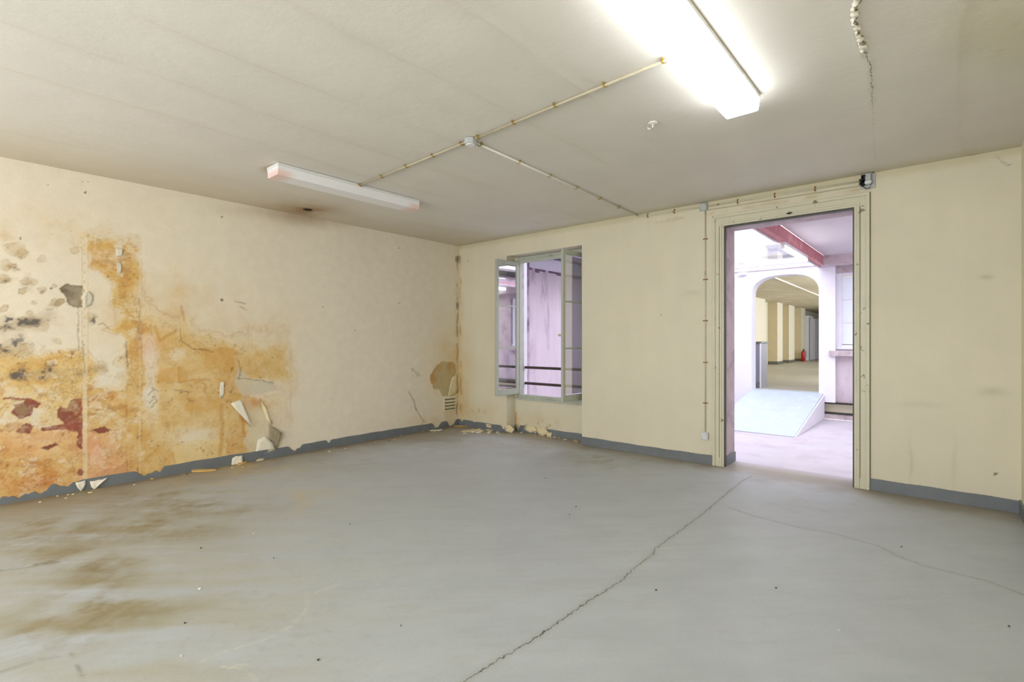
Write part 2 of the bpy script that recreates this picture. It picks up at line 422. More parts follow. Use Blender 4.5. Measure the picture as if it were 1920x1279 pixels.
    pv = fbm(y, z*1.25, 6.5, 191, 7, .62)+.35*big
    c = mixc(c, S(150, 108, 60), np.exp(-((pv-.165)/.022)**2)*m*.40*lf)
    c = mixc(c, S(230, 214, 180), sstep(.17, .21, pv)*m*.72*lf)
    pd = fbm(y+3.1, z*1.2, 8, 201, 7, .62)-.2*big; c = mixc(c, S(178, 122, 62), sstep(.26, .31, pd)*m*.5*lf)
    # saturated ochre blocks with straighter edges (old paste joints)
    for poly, k in [([(300, 688), (356, 692), (358, 712), (330, 718), (300, 722)], .85), ([(382, 655), (468, 655), (438, 670), (440, 700), (382, 690)], .8),
                    ([(350, 748), (410, 752), (410, 766), (350, 768)], .75), ([(164, 446), (228, 468), (222, 520), (166, 500)], .6),
                    ([(236, 800), (262, 800), (262, 905), (236, 905)], .4), ([(300, 690), (312, 690), (316, 800), (300, 790)], .3)]:
        mk = poly_mask(px+nx*13+n3*2, py+nyy*12+n3*2, poly)
        c = mixc(c, S(208, 158, 80), mk*k*.85*(0.8+0.8*n2).clip(0, 1))
    # flat pale paper
    mk = poly_mask(px+nx*3, py+nyy*4, [(325, 840), (360, 825), (420, 823), (425, 835), (415, 870), (330, 880)])
    c = mixc(c, S(228, 206, 150), mk*.6)
    ring = np.exp(-((fbm(y+7, z, 4.5, 701, 6, .6)-.12)/.02)**2)*m; c = mixc(c, S(160, 108, 52), ring*.45*(.5+.5*lf))
    ring = np.exp(-((fbm(y+2, z, 14, 711, 4, .6)-.2)/.04)**2)*m*sstep(300, 150, px); c = mixc(c, S(120, 86, 48), ring*.4)
    # pink bleed
    P = blob(wx, wy, 195, 855, 42, 38, 3)*.9+blob(wx, wy, 90, 840, 80, 26, 2)*.5+blob(wx, wy, 285, 655, 26, 34, 2)*.45+blob(wx, wy, 60, 815, 60, 20)*.5+blob(wx, wy, 170, 895, 60, 14)*.5
    c = mixc(c, S(224, 156, 122), np.clip(P*(0.75+.7*n2), 0, 1)*.75)
    # orange rust low left
    c = mixc(c, S(196, 118, 44), np.clip(blob(wx, wy, 40, 905, 110, 26)*(.5+n2)+blob(wx, wy, 210, 770, 34, 36)*(.35+n2)*.8, 0, 1)*.75)
    # maroon undercoat laid bare
    Mr = np.zeros(y.shape)
    for poly in [[(8, 746), (55, 748), (76, 760), (66, 767), (52, 764), (50, 752), (10, 750)], [(26, 760), (50, 752), (62, 762), (55, 782), (36, 789), (22, 776)],
                 [(28, 808), (48, 795), (63, 797), (56, 812), (36, 812)], [(108, 772), (114, 762), (124, 770), (132, 750), (154, 748), (154, 800), (157, 845), (146, 838), (146, 812), (118, 808), (78, 808), (74, 802), (100, 800), (122, 796), (108, 782)],
                 [(76, 842), (104, 832), (110, 836), (92, 846)], [(168, 810), (196, 800), (208, 808), (190, 815)]]:
        Mr = np.maximum(Mr, poly_mask(px+nx*6+n3*3, py+nyy*6, poly))
    Mr *= np.clip(0.95+.8*n3, .25, 1)
    Mr = np.maximum(Mr, (np.hypot(px-151, py-886) < 6)*.9)
    mar = np.array(S(136, 62, 48))[None, :]*(1+.45*n2)[:, None]
    c = c*(1-Mr[:, None]*.92)+np.clip(mar, 0, 1)*Mr[:, None]*.92
    mk = poly_mask(px+nx*6, py+nyy*6, [(30, 764), (48, 760), (52, 776), (38, 784), (27, 776)]); c = mixc(c, S(150, 122, 84), mk*.8)
    # small tan blisters with a darker rim in the bare area
    for bx_, by_, br in [(45, 528, 7), (44, 545, 9), (80, 544, 7), (100, 538, 5), (65, 530, 6), (55, 585, 5), (62, 568, 4), (110, 640, 6), (102, 637, 4), (85, 612, 8), (10, 500, 10), (25, 500, 7), (10, 523, 9), (6, 580, 8), (82, 652, 4), (170, 593, 10), (192, 690, 9), (105, 570, 9), (30, 652, 16), (50, 655, 12), (8, 660, 10), (140, 470, 8), (75, 490, 8), (42, 480, 12), (28, 470, 16)]:
        dd = np.hypot((px-bx_), (py-by_)*1.15)/br+n3*1.3+n2*.8
        c = mixc(c, S(196, 168, 122), sstep(1.1, .7, dd)*(.45+.5*n2).clip(0, .8)); c = mixc(c, S(132, 106, 70), np.exp(-((dd-.95)/.16)**2)*(.35+.6*n2).clip(0, .7))
    # yellow-brown wash curves
    for pts, w_ in [([(336, 690), (338, 716), (372, 712), (395, 712)], 2.5), ([(366, 718), (376, 716), (386, 722), (384, 736)], 3), ([(448, 752), (456, 790), (458, 820)], 4), ([(415, 760), (418, 800), (412, 850)], 5), ([(330, 620), (300, 640), (290, 612)], 4), ([(342, 575), (346, 600)], 3)]:
        d, t = sdist(px+nx*4, py+nyy*4, pts); c = mixc(c, S(196, 142, 64), sstep(w_+1, w_*.3, np.abs(d))*.55)
    # grey-black mould, speckled
    G = blob(wx, wy, 30, 612, 46, 13)*.6+blob(wx, wy, 62, 604, 22, 12)*.9+blob(wx, wy, 12, 500, 16, 5)*.6+blob(wx, wy, 10, 523, 12, 5)*.7
    G += blob(wx, wy, 70, 702, 95, 13)*.5+(blob(px, py, 12, 616, 16, 5)*.6+blob(px, py, 45, 606, 16, 10)*.45+blob(px, py, 72, 606, 8, 8)*.4)*(.6+1.2*n3+n2)+blob(wx, wy, 20, 650, 40, 18)*.4+blob(wx, wy, 80, 545, 8, 6)*.4+blob(wx, wy, 45, 530, 10, 14)*.4+blob(wx, wy, 150, 700, 14, 14)*.35
    G += blob(wx, wy, 170, 693, 12, 6)*.35+blob(wx, wy, 190, 690, 10, 8)*.6+blob(wx, wy, 168, 593, 10, 10)*.5+blob(wx, wy, 100, 590, 20, 16)*.3
    sp = sstep(.05, .45, n3*.6+n2*.7)
    Gm = np.clip(G*1.7-.35+1.8*(sp-.45)*np.clip(G*2,0,1)+1.2*n3*G+.8*fbm(y, z, 40, 221, 3, .6)*G, 0, 1)
    c = mixc(c, S(168, 142, 100), np.clip(G*1.6+.5*n2-.15, 0, 1)*(G > .05)*.7)
    c = mixc(c, S(78, 74, 76), Gm*.85)
    # brown freckles over the whole damp area
    fr = sstep(.52, .72, fbm(y, z, 34, 131, 3, .5)+.35*n2)*m
    c = mixc(c, S(128, 92, 50), fr*.6)
    # hole in the plaster
    hl = poly_mask(px+n3*3, py+n3*3, [(113, 541), (124, 533), (140, 535), (158, 538), (160, 546), (155, 556), (155, 577), (140, 577), (128, 570), (124, 556), (114, 545)])
    c = mixc(c, S(132, 118, 92), hl*(.85+.3*n2).clip(0, 1)); c = mixc(c, S(70, 62, 52), hl*sstep(.0, .5, n2+.3*n3)*.8)
    c = mixc(c, S(84, 74, 56), hl*sstep(-6, 8, px-150)*.8)
    sm = poly_mask(px+n3*3, py+n3*3, [(99, 572), (106, 562), (120, 560), (124, 568), (112, 577)]); c = mixc(c, S(170, 148, 112), sm*.8)
    ws = np.clip(blob(sx, sy, 170, 562, 16, 20, 3), 0, 1); c = mixc(c, S(226, 210, 180), ws*.8)
    # joint strips with nail dots
    for cx, w, top, k in [(159.5, 4.0, 440, .7), (262, 2.2, 470, .3)]:
        st = sstep(w+1.5, w-.8, np.abs(px-cx+nx*1.5))*sstep(top-10, top+8, py)
        c = mixc(c, S(230, 214, 180), st*k*(.75+.7*n2).clip(0, 1))
        ed = np.exp(-((np.abs(px-cx)-w-1)/1.0)**2)*sstep(top, top+20, py)*sstep(-.3, .4, n2+.1)
        c = mixc(c, S(170, 128, 70), ed*.3)
    dt = (np.abs(px-158.5) < 1.3)*((np.mod(py, 17) < 2.6))*(py > 455); c = mixc(c, S(120, 100, 70), dt*.4)
    ed = np.exp(-((px-237+nx*2)/1.3)**2)*sstep(600, 640, py)*.55; c = mixc(c, S(172, 120, 52), ed*sstep(-.6, .4, n2))
    ed = np.exp(-((px-545+nx*2)/2)**2)*sstep(640, 680, py)*sstep(800, 740, py)*.2; c = mixc(c, S(200, 160, 100), ed)
    # torn area on the right of the stain
    mk = poly_mask(px+nx*2, py+nyy*2, [(447, 690), (470, 710), (512, 716), (520, 732), (480, 740), (455, 745), (440, 720)])
    c = mixc(c, S(206, 196, 172), mk*.8)
    mk = poly_mask(px+nx*2, py+nyy*2, [(433, 758), (452, 748), (485, 750), (504, 790), (512, 812), (518, 842), (470, 850), (455, 830), (470, 800)])
    c = mixc(c, S(216, 204, 172), mk*.75)
    c = mixc(c, S(204, 140, 70), blob(sx, sy, 478, 755, 14, 8)*.8+blob(sx, sy, 458, 775, 5, 26)*.6)
    mk = np.exp(-((px-507+nx*2)/3)**2)*(py > 790)*(py < 850); c = mixc(c, S(150, 120, 80), mk*.6)
    # black tears and scribbles
    for pts in [[(278, 742), (288, 732), (285, 728), (296, 734)], [(280, 757), (288, 745), (294, 752), (284, 764)], [(353, 750), (358, 755), (364, 752)],
                [(337, 614), (340, 640), (360, 654), (400, 660)], [(155, 640), (158, 700)], [(262, 560), (262, 640)], [(146, 575), (148, 660)],
                [(185, 610), (192, 606), (205, 618)], [(236, 640), (240, 690)], [(433, 754), (452, 778), (470, 801)], [(447, 676), (452, 700), (446, 710)], [(446, 710), (470, 711), (512, 718)],
                [(766, 735), (776, 752), (780, 768)], [(780, 768), (790, 785), (797, 792)], [(793, 790), (790, 798)], [(806, 795), (816, 800)], [(326, 732), (352, 735)], [(440, 565), (460, 570)], [(450, 576), (461, 581)]]:
        d, t = sdist(px+n3*3, py+n3*3, pts)
        w = 1.1 if pts[0][0] > 140 else .8
        c = mixc(c, S(70, 56, 40), sstep(w+.6, w-.4, np.abs(d))*.42*sstep(-.6, .1, n3+.2))
    # little nail holes
    for hx, hy, hr in [(160, 362, 2.6), (155, 341, 1.2), (165, 342, 1.2), (416, 407, 1.8), (605, 576, 1.2), (748, 466, 1.2), (416, 563, 2.6), (748, 569, 1.2), (666, 620, 1), (38, 448, 2.4), (90, 347, 1.4), (96, 541, 2)]:
        c = mixc(c, S(80, 72, 58), (np.hypot(px-hx, py-hy) < hr)*.8)
    # nicotine-like soot mark under the ceiling next to the unlit lamp
    top = blob(px, py, 572, 402, 60, 16, 2.2)*1.1+blob(px, py, 640, 420, 70, 10)*.3+blob(px, py, 470, 395, 60, 10)*.35
    c = mixc(c, S(150, 118, 78), np.clip(top*(.75+.5*n1), 0, 1)*.75)
    # corner damp patch
    K = blob(wx, wy, 838, 690, 34, 70)*.9+blob(wx, wy, 856, 740, 14, 60)*.9+blob(px, py, 858, 600, 6, 160, 3)*.5+blob(wx, wy, 810, 795, 60, 10)*.5
    c = mixc(c, S(216, 186, 122), np.clip(K*(.8+.6*n2), 0, 1)*.7)
    mk = poly_mask(px+nx*4, py+nyy*4, [(806, 705), (815, 690), (830, 678), (852, 680), (856, 695), (851, 708), (845, 715), (840, 742), (828, 745), (822, 730), (813, 732)])
    c = mixc(c, S(186, 168, 124), mk*.85); c = mixc(c, S(190, 142, 66), mk*np.clip(blob(wx, wy, 848, 686, 10, 12)+blob(wx, wy, 812, 705, 10, 20)+.4*n2, 0, 1)*.8)
    ln = np.exp(-((px-857.5+nx*3)/1.1)**2)*(py > 480)*sstep(-.1, .4, n2+.15); c = mixc(c, S(110, 84, 40), ln*.7)
    gg = blob(sx, sy, 857, 575, 4, 7, 4)+blob(sx, sy, 857, 487, 3, 4, 4); c = mixc(c, S(120, 112, 96), np.clip(gg, 0, 1)*.8)
    # scuffs
    c = mixc(c, S(170, 150, 120), blob(wx, wy, 620, 745, 8, 14)*.35*sstep(-.1, .4, n3)+blob(wx, wy, 783, 698, 3, 5)*.6)
    # relief: lost paint lies deeper
    h = -0.0022*hl*4-0.0012*Mr+0.0012*n1-0.001*sstep(.3, .5, An)*.5
    return c, h

U = lines([YF, 0.3, YB], 0.0085); U = np.concatenate([lines([YF, 0.2], 0.08)[:-1], lines([0.2, YB], 0.0085)])
V = lines([0, H], 0.0085)
co, f = grid_arrays(U, V, lambda u, v: np.stack([np.full(u.shape, XL), u, v], 1))
cols, hh = paint_left(co[:, 1], co[:, 2])
inner = (co[:, 1] < YB-.01) & (co[:, 2] > .01) & (co[:, 2] < H-.01)
co[:, 0] += hh*inner
wl = link_mesh('wall_left', mesh_from('wall_left', co, f, cols), M_LEFT)
struct(wl, 'cream left wall with large ochre and maroon damp stains', 'wall')
# solid body behind the painted face
MB().box(XL-.25, XL-.012, YF-.2, YBO, 0, H).build('wall_left', M_CREAM)
struct(bpy.data.objects['wall_left.001'])

# ------------------------------------------------------------------ back wall with niche and doorway
def paint_back(x, yy, z):
    px, py = proj(x, yy, z)
    n1 = fbm(x, z, 1.6, 211, 5, .5); n2 = fbm(x, z, 7, 231, 5, .6); n3 = fbm(x, z, 24, 251, 4, .6); ns = fbm(x*4, z*.5, 2.0, 271, 4, .5)
    nx = fbm(x, z, 6, 291, 4, .6)
    c = np.repeat(np.array([S(215, 208, 185)]), len(x), 0)
    c *= (1+.03*n1+.02*ns)[:, None]
    K = blob(px+nx*8, py, 868, 740, 16, 90)*.9+blob(px+nx*8, py+nx*8, 905, 775, 50, 14)*.45+blob(px+nx*8, py, 862, 600, 5, 160, 3)*.6+blob(px, py+nx*6, 1000, 790, 50, 14)*.4+blob(px, py, 967, 795, 4, 30)*.8
    c = mixc(c, S(206, 174, 108), np.clip(K*(.8+.7*n2), 0, 1)*.75)
    ln = np.exp(-((px-863+nx*3)/1.0)**2)*sstep(0, .4, n2+.1)*(py > 480); c = mixc(c, S(120, 92, 44), ln*.7)
    ln = np.exp(-((px-966)/2.0)**2)*(py > 775)*(py < 815); c = mixc(c, S(150, 90, 36), ln*.7)
    # crumbled plaster above the skirting
    cr = sstep(.15, .4, n3+.6*n2)*(blob(px, py, 1005, 803, 36, 9, 3)+blob(px, py, 920, 772, 34, 5, 3)*.6+blob(px, py, 1015, 790, 24, 3)*.6)
    c = mixc(c, S(138, 108, 58), np.clip(cr, 0, 1)*.75)
    # smudges right of the door
    for cx, cy, rx, ry, k in [(1850, 520, 12, 4, .4), (1860, 735, 24, 8, .3), (1790, 870, 4, 50, .15), (1707, 870, 2.5, 40, .25), (1680, 560, 60, 120, .08), (1298, 550, 18, 5, .2), (1720, 760, 50, 6, .15), (1760, 400, 20, 60, .06)]:
        c = mixc(c, S(150, 146, 112), blob(px+nx*6, py+nx*4, cx, cy, rx, ry)*k)
    for hx, hy, hr in [(1867, 889, 3.2), (1867, 910, 1.8), (1867, 903, 1), (1745, 772, 1.2), (878, 490, 1), (1240, 590, 1), (1905, 300, 1.2)]:
        c = mixc(c, S(96, 78, 40), (np.hypot(px-hx, py-hy) < hr)*.85)
    for pts in [[(1866, 290), (1876, 302), (1890, 310), (1900, 306)], [(952, 775), (954, 800)]]:
        d, t = sdist(px+n3*2, py+n3*2, pts); c = mixc(c, S(110, 96, 60), sstep(1.3, .5, np.abs(d))*.5)
    # yellower and darker near the ceiling line, brownish band over the door
    c = mixc(c, S(176, 164, 112), sstep(H-.10, H-.02, z+.03*n2)*.35)
    c = mixc(c, S(170, 146, 84), np.exp(-((z-(2.845))/.022)**2)*(x > -2.8)*(x < -.6)*sstep(-.2, .5, n2)*.45)
    return c, .0010*n1
U = lines([XL, NX0, NX1, DX0, DX1, XR], .013); V = lines([0, DZ, NZ, H], .013)
hole = lambda u, v: ((u > NX0) & (u < NX1) & (v < NZ)) | ((u > DX0) & (u < DX1) & (v < DZ))
co, f = grid_arrays(U, V, lambda u, v: np.stack([u, np.full(u.shape, YB), v], 1), hole)
c1, h1 = paint_back(co[:, 0], co[:, 1], co[:, 2])
parts_co = [co]; parts_f = [f]; parts_c = [c1]
U2 = lines([NX0, WX0, WX1, NX1], .013); V2 = lines([0, WZ0, NZ], .013)
co2, f2 = grid_arrays(U2, V2, lambda u, v: np.stack([u, np.full(u.shape, NY), v], 1), lambda u, v: (u > WX0) & (u < WX1) & (v > WZ0))
c2, h2 = paint_back(co2[:, 0], co2[:, 1], co2[:, 2])
parts_f.append(f2+len(co)); parts_co.append(co2); parts_c.append(c2)
off = len(co)+len(co2)
def quad(a, b, c_, d):
    global off
    parts_co.append(np.array([a, b, c_, d], float)); parts_f.append(np.array([[off, off+1, off+2, off+3]]))
    parts_c.append(np.repeat(np.array([S(216, 210, 186)]), 4, 0)); off += 4
quad((NX0, YB, 0), (NX0, NY, 0), (NX0, NY, NZ), (NX0, YB, NZ))
quad((NX1, NY, 0), (NX1, YB, 0), (NX1, YB, NZ), (NX1, NY, NZ))
quad((NX0, YB, NZ), (NX0, NY, NZ), (NX1, NY, NZ), (NX1, YB, NZ))
wb = link_mesh('wall_back', mesh_from('wall_back', np.concatenate(parts_co), np.concatenate(parts_f), np.concatenate(parts_c), smooth=False), M_BACK)
struct(wb, 'cream back wall with doorway and window niche', 'wall')
# masonry body of that wall, its far face is mauve render
b = MB(); e = .004
b.box(XL-.25, NX0-e, YB+e, YBO, 0, H); b.box(NX1+e, DX0, YB+e, YBO, 0, H); b.box(DX1, XR+.25, YB+e, YBO, 0, H)
b.box(NX0, NX1, YB+e, YBO, NZ+e, H); b.box(DX0, DX1, YB+e, YBO, DZ, H)
b.box(NX0, NX1, NY+e, YBO, 0, WZ0); b.box(NX0, WX0, NY+e, YBO, WZ0, NZ); b.box(WX1, NX1, NY+e, YBO, WZ0, NZ)
wbb = b.build('wall_back_body', M_JAMB); wbb.name = 'wall_back'; struct(wbb)

MB().box(XR, XR+.25, YF-.2, YB, 0, H).build('wall_right', M_CREAM); struct(bpy.data.objects['wall_right'])
b = MB()
wins = [(-5.05, -3.55), (-1.95, -.45)]
b.box(XL, wins[0][0], YF-.25, YF, 0, H); b.box(wins[0][1], wins[1][0], YF-.25, YF, 0, H); b.box(wins[1][1], XR, YF-.25, YF, 0, H)
for a, c_ in wins: b.box(a, c_, YF-.25, YF, 0, .7); b.box(a, c_, YF-.25, YF, 2.6, H)
struct(b.build('wall_front', M_CREAM))

# ------------------------------------------------------------------ ceiling
crk = [on_z(*p, H)[:2] for p in [(1612, 0), (1605, 20), (1604, 45), (1612, 62), (1618, 80), (1622, 100), (1633, 120), (1635, 165), (1637, 210), (1638, 250), (1640, 300)]]
crk = [on_z(1612, -60, H)[:2]]+crk
def paint_ceil(x, y):
    px, py = proj(x, y, np.full(x.shape, H))
    vis = (FW[0]*x+FW[1]*y) > .6
    n1 = fbm(x, y, 1.2, 311, 5, .5); n2 = fbm(x, y, 6, 331, 5, .6); n3 = fbm(x, y, 22, 351, 4, .6); nb = fbm(x*3, y*.35, 1.3, 371, 4, .5)
    c = np.repeat(np.array([S(224, 219, 208)]), len(x), 0)
    c *= (1+.025*n1+.03*nb)[:, None]
    c = mixc(c, S(190, 168, 118), sstep(1.3, 0, x-XL+.25*n1)*.42)     # yellowing along the left wall
    # joints of the boards, running along the room
    h = .0015*n1+.0011*fbm(x, y, 8, 421, 4, .55)
    c *= (1+.025*fbm(x, y, 4, 431, 5, .6))[:, None]
    for k, xj in enumerate([-5.35, -4.15, -3.55, -2.95, -2.3, -1.75, .1]):
        xx = x-xj-.03*np.sin(y*1.3+k)-.02*fbm(y*0+k, y, 2, 391+k, 3)
        brk = sstep(-.25, .25, fbm(x*0+k*3.3, y, .9, 401+k, 3)+.1)
        c = mixc(c, S(178, 164, 132), np.exp(-(xx/.008)**2)*.16*brk); c = mixc(c, S(192, 180, 152), np.exp(-(xx/.07)**2)*.10*brk)
        h -= .003*np.exp(-(xx/.02)**2)*brk; h += .003*np.exp(-((xx-.06)/.05)**2)
    m = blob(px+n2*10, py+n2*6, 578, 394, 34, 7, 2)*vis; c = mixc(c, S(140, 100, 58), np.clip(m*1.2, 0, 1)*.8)
    m = blob(px+n2*10, py+n2*6, 560, 392, 75, 14, 2)*vis; c = mixc(c, S(170, 140, 92), m*.5)
    m = blob(px, py, 506, 316, 14, 8)*vis; c = mixc(c, S(146, 124, 66), m*.6)
    m = sstep(.35, .6, n3+.4*n2)*blob(px, py, 1890, 50, 60, 45)*vis; c = mixc(c, S(120, 112, 60), np.clip(m, 0, 1)*.6)
    c = mixc(c, S(196, 190, 150), blob(px, py, 1890, 60, 120, 90)*vis*.5)
    c = mixc(c, S(186, 174, 126), sstep(.25, 0, YB-y+.05*n2)*.35)
    sd, t = sdist(x, y, crk)
    w = .0042*np.clip(1.15-1.7*t, .12, 1)
    h -= .010*np.exp(-np.clip(sd, 0, 9)/.05)*(sd > 0)*(t < .55)*(np.abs(sd) < .3)
    return c, h, sd, w
U = lines([XL, XR], .017); V = np.concatenate([lines([YF, .2], .1)[:-1], lines([.2, YB], .017)])
co, f = grid_arrays(U, V, lambda u, v: np.stack([u, v, np.full(u.shape, H)], 1), flip=True)
cols, hh, sd, w = paint_ceil(co[:, 0], co[:, 1])
co[:, 2] += hh*.8
ce = link_mesh('ceiling', mesh_from('ceiling', co, f, cols, {'crack': sd, 'crackw': w}), M_CEIL); struct(ce, 'off white cracked plaster ceiling', 'ceiling')
MB().box(XL-.25, XR+.25, YF-.25, YBO, H+.02, H+.2).build('ceiling', M_CREAM); struct(bpy.data.objects['ceiling.001'])

# ------------------------------------------------------------------ floor
ck1 = [tuple(on_z(*p, 0)[:2]) for p in [(850, 1300), (870, 1279), (930, 1240), (1000, 1200), (1050, 1165), (1100, 1130), (1165, 1090), (1190, 1065), (1225, 1040), (1228, 1030), (1270, 1000), (1310, 970), (1340, 945), (1370, 920), (1395, 900), (1412, 893)]]
ck2 = [tuple(on_z(*p, 0)[:2]) for p in [(1365, 952), (1420, 970), (1500, 990), (1560, 1000), (1650, 1025), (1680, 1042), (1735, 1062), (1800, 1078), (1850, 1090), (1930, 1120)]]
def paint_floor(x, y):
    px, py = proj(x, y, np.zeros(x.shape))
    vis = (FW[0]*x+FW[1]*y) > .8
    n1 = fbm(x, y, 1.1, 511, 5, .55); n2 = fbm(x, y, 5, 531, 6, .6); n3 = fbm(x, y, 22, 551, 4, .6); st = fbm(x*.6+y*.5, (y-x)*3, 1.6, 571, 5, .6)
    nx = fbm(x, y, 4, 591, 5, .6)
    c = np.repeat(np.array([S(176, 181, 183)]), len(x), 0)
    c *= (1+.05*n1+.035*n2+.07*st+.03*fbm(x*.5+y*.6, (y-x)*2, 7, 641, 4, .6))[:, None]
    film = blob(px, py, 150, 1130, 480, 230, 3)*vis
    c = mixc(c, S(158, 152, 122), np.clip(film*(.45+.9*st+.5*n2), 0, 1)*.6)
    sc = sstep(.30, .42, fbm(x*.7+y*.7, (y-x)*6, 3.2, 651, 5, .6)+.25*n1); c = mixc(c, S(160, 156, 140), sc*.13)
    sp_ = sstep(.50, .62, fbm(x, y, 30, 661, 2, .5)+.3*n1); c = mixc(c, S(120, 114, 96), sp_*.12*(.3+film).clip(0, 1))
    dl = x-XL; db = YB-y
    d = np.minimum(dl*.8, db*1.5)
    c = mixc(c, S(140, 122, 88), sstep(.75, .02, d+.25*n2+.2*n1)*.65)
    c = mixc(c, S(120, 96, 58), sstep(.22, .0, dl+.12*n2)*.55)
    wx = px+nx*50; wy = py+n2*26
    B = 0
    for cx, cy, rx, ry, k in [(60, 1000, 180, 45, .65), (330, 1000, 110, 26, .6), (130, 1060, 160, 30, .4), (190, 1110, 90, 50, .6), (100, 1170, 120, 40, .75), (60, 1230, 160, 40, .4), (400, 960, 120, 18, .5),
                              (260, 1150, 120, 30, .35), (250, 940, 200, 20, .6), (470, 1250, 160, 20, .25), (600, 880, 120, 12, .35), (1150, 870, 90, 8, .5), (1560, 950, 120, 10, .35), (830, 830, 60, 12, .5), (1000, 840, 120, 10, .45)]:
        B = B+k*blob(wx, wy, cx, cy, rx, ry)
    B = B*vis
    c = mixc(c, S(138, 126, 88), np.clip(B*(.8+1.0*n2+1.0*st), 0, 1)*.7)
    c = mixc(c, S(116, 98, 60), np.clip(np.clip(B-.35, 0, 1)*(n3+n2+.2)*2.2, 0, 1)*.55)
    # cleaner rectangles where the sheet edges show
    for pts in [[(0, 1262), (70, 1240), (135, 1226)], [(135, 1228), (152, 1279)], [(0, 1070), (60, 1062), (110, 1054)]]:
        sdv, t = sdist(px+nx*6, py+n3*4, pts); c = mixc(c, S(104, 96, 64), sstep(5, 1, np.abs(sdv))*vis*.55*sstep(-.5, .3, n3))
    # yellow dust
    Y = blob(wx, wy, 565, 940, 22, 20)*.5+blob(wx, wy, 470, 880, 80, 8)*.7+blob(wx, wy, 380, 905, 50, 8)*.5+blob(wx, wy, 600, 925, 60, 10)*.3
    c = mixc(c, S(206, 176, 96), np.clip(Y*(.8+.8*n2), 0, 1)*vis*.6)
    # pale scratches
    for pts in [[(636, 1095), (576, 1120), (574, 1142), (545, 1175), (490, 1203), (440, 1215), (380, 1240)], [(415, 1250), (450, 1254), (490, 1279)], [(420, 1250), (475, 1243)]]:
        sdv, t = sdist(px+nx*5, py+n3*5, pts); c = mixc(c, S(206, 202, 182), sstep(1.8, .3, np.abs(sdv))*vis*.5)
    c = mixc(c, S(196, 190, 202), sstep(YB+.1, YB+.36, y)*.5)
    s1, t1 = sdist(x, y, ck1); s2, t2 = sdist(x, y, ck2)
    use2 = np.abs(s2) < np.abs(s1)
    sd = np.where(use2, s2, s1); w = np.where(use2, .0014+.0*t2, .0034-.0008*t1)
    # fade at the free ends
    ex, ey = ck1[-1]; w = np.where(~use2 & (t1 > .995), .0001, w); w = np.where(use2 & (t2 < .002), .0001, w)
    c = mixc(c, S(140, 132, 104), np.exp(-(np.abs(sd)/.02)**2)*.25*(w > .001))
    return c, .0012*n1, sd, w
U = lines([XL, DX0, DX1, XR], .014); V = np.concatenate([lines([YF, .3], .1)[:-1], lines([.3, YB, YBO], .014)])
co, f = grid_arrays(U, V, lambda u, v: np.stack([u, v, np.zeros(u.shape)], 1), lambda u, v: (v > YB) & ((u < NX0) | ((u > NX1) & (u < DX0)) | (u > DX1)))
cols, hh, sd, w = paint_floor(co[:, 0], co[:, 1])
co[:, 2] += hh
fl = link_mesh('floor', mesh_from('floor', co, f, cols, {'crack': sd, 'crackw': w}), M_FLOOR); struct(fl, 'grey painted concrete floor with a long crack', 'floor')
MB().box(XL-.25, XR+.25, YF-.25, YB, -.2, -.01).build('floor', M_CREAM); struct(bpy.data.objects['floor.001'])

# ------------------------------------------------------------------ skirtings
def skirting(name, a, b, n, h, thick, chips, seed):
    """irregular painted skirting from a to b on the floor, n = normal into the room"""
    a = Vector(a); b = Vector(b); n = Vector(n); L = (b-a).length; N = max(4, int(L/.02)); bm = bmesh.new()
    rr = np.random.RandomState(seed); ph = rr.rand(6)*9
    prev = None
    for i in range(N+1):
        t = i/N; s = t*L
        hh = h+.003*math.sin(s*3+ph[0])+.002*math.sin(s*17+ph[1])+(rr.rand()-.5)*.002
        for (s0, s1, hc) in chips:
            k = min(1, max(0, min(s-s0, s1-s)/.06)); k = k*k*(3-2*k)
            hh = hh*(1-k)+k*(hc+.012*math.sin(s*41+ph[3])+.01*math.sin(s*97+ph[4]))
        hh = max(hh, .006)
        p = a+(b-a)*t; th = thick*(1+.2*math.sin(s*5+ph[2]))
        ring = [bm.verts.new(p), bm.verts.new(p+n*th), bm.verts.new(p+n*th+Vector((0, 0, hh-.003))), bm.verts.new(p+n*(th-.004)+Vector((0, 0, hh))), bm.verts.new(p+Vector((0, 0, hh)))]
        if prev:
            for k in range(5): bm.faces.new((prev[k], ring[k], ring[(k+1) % 5], prev[(k+1) % 5]))
        else: bm.faces.new(ring)
        prev = ring
    bm.faces.new(prev)
    bmesh.ops.recalc_face_normals(bm, faces=bm.faces)
    me = bpy.data.meshes.new(name); bm.to_mesh(me); bm.free()
    return struct(link_mesh(name, me, M_BASE))
skirting('baseboard_left', (XL, YF, 0), (XL, YB-.012, 0), (1, 0, 0), .105, .012,
         [(3.35, 3.75, .05), (3.75, 3.95, .075), (4.35, 4.62, .055), (5.9, 6.1, .05), (6.4, 6.5, .07), (8.2, 8.4, .03), (8.5, 8.72, .02)], 3)
skirting('baseboard_back', (XL+.013, YB, 0), (NX0, YB, 0), (0, -1, 0), .10, .012, [(.3, .38, .06), (.02, .1, .03), (.92, 1.04, .03)], 4)
skirting('baseboard_back', (NX0+.002, NY, 0), (NX1-.002, NY, 0), (0, -1, 0), .10, .012, [(.0, .12, .02), (.22, .62, .02)], 5)
skirting('baseboard_back', (NX1, YB, 0), (DX0-.125, YB, 0), (0, -1, 0), .105, .012, [], 6)
skirting('baseboard_back', (DX1+.125, YB, 0), (XR-.013, YB, 0), (0, -1, 0), .105, .012, [], 7)
skirting('baseboard_right', (XR, YB, 0), (XR, YF, 0), (-1, 0, 0), .105, .012, [], 8)

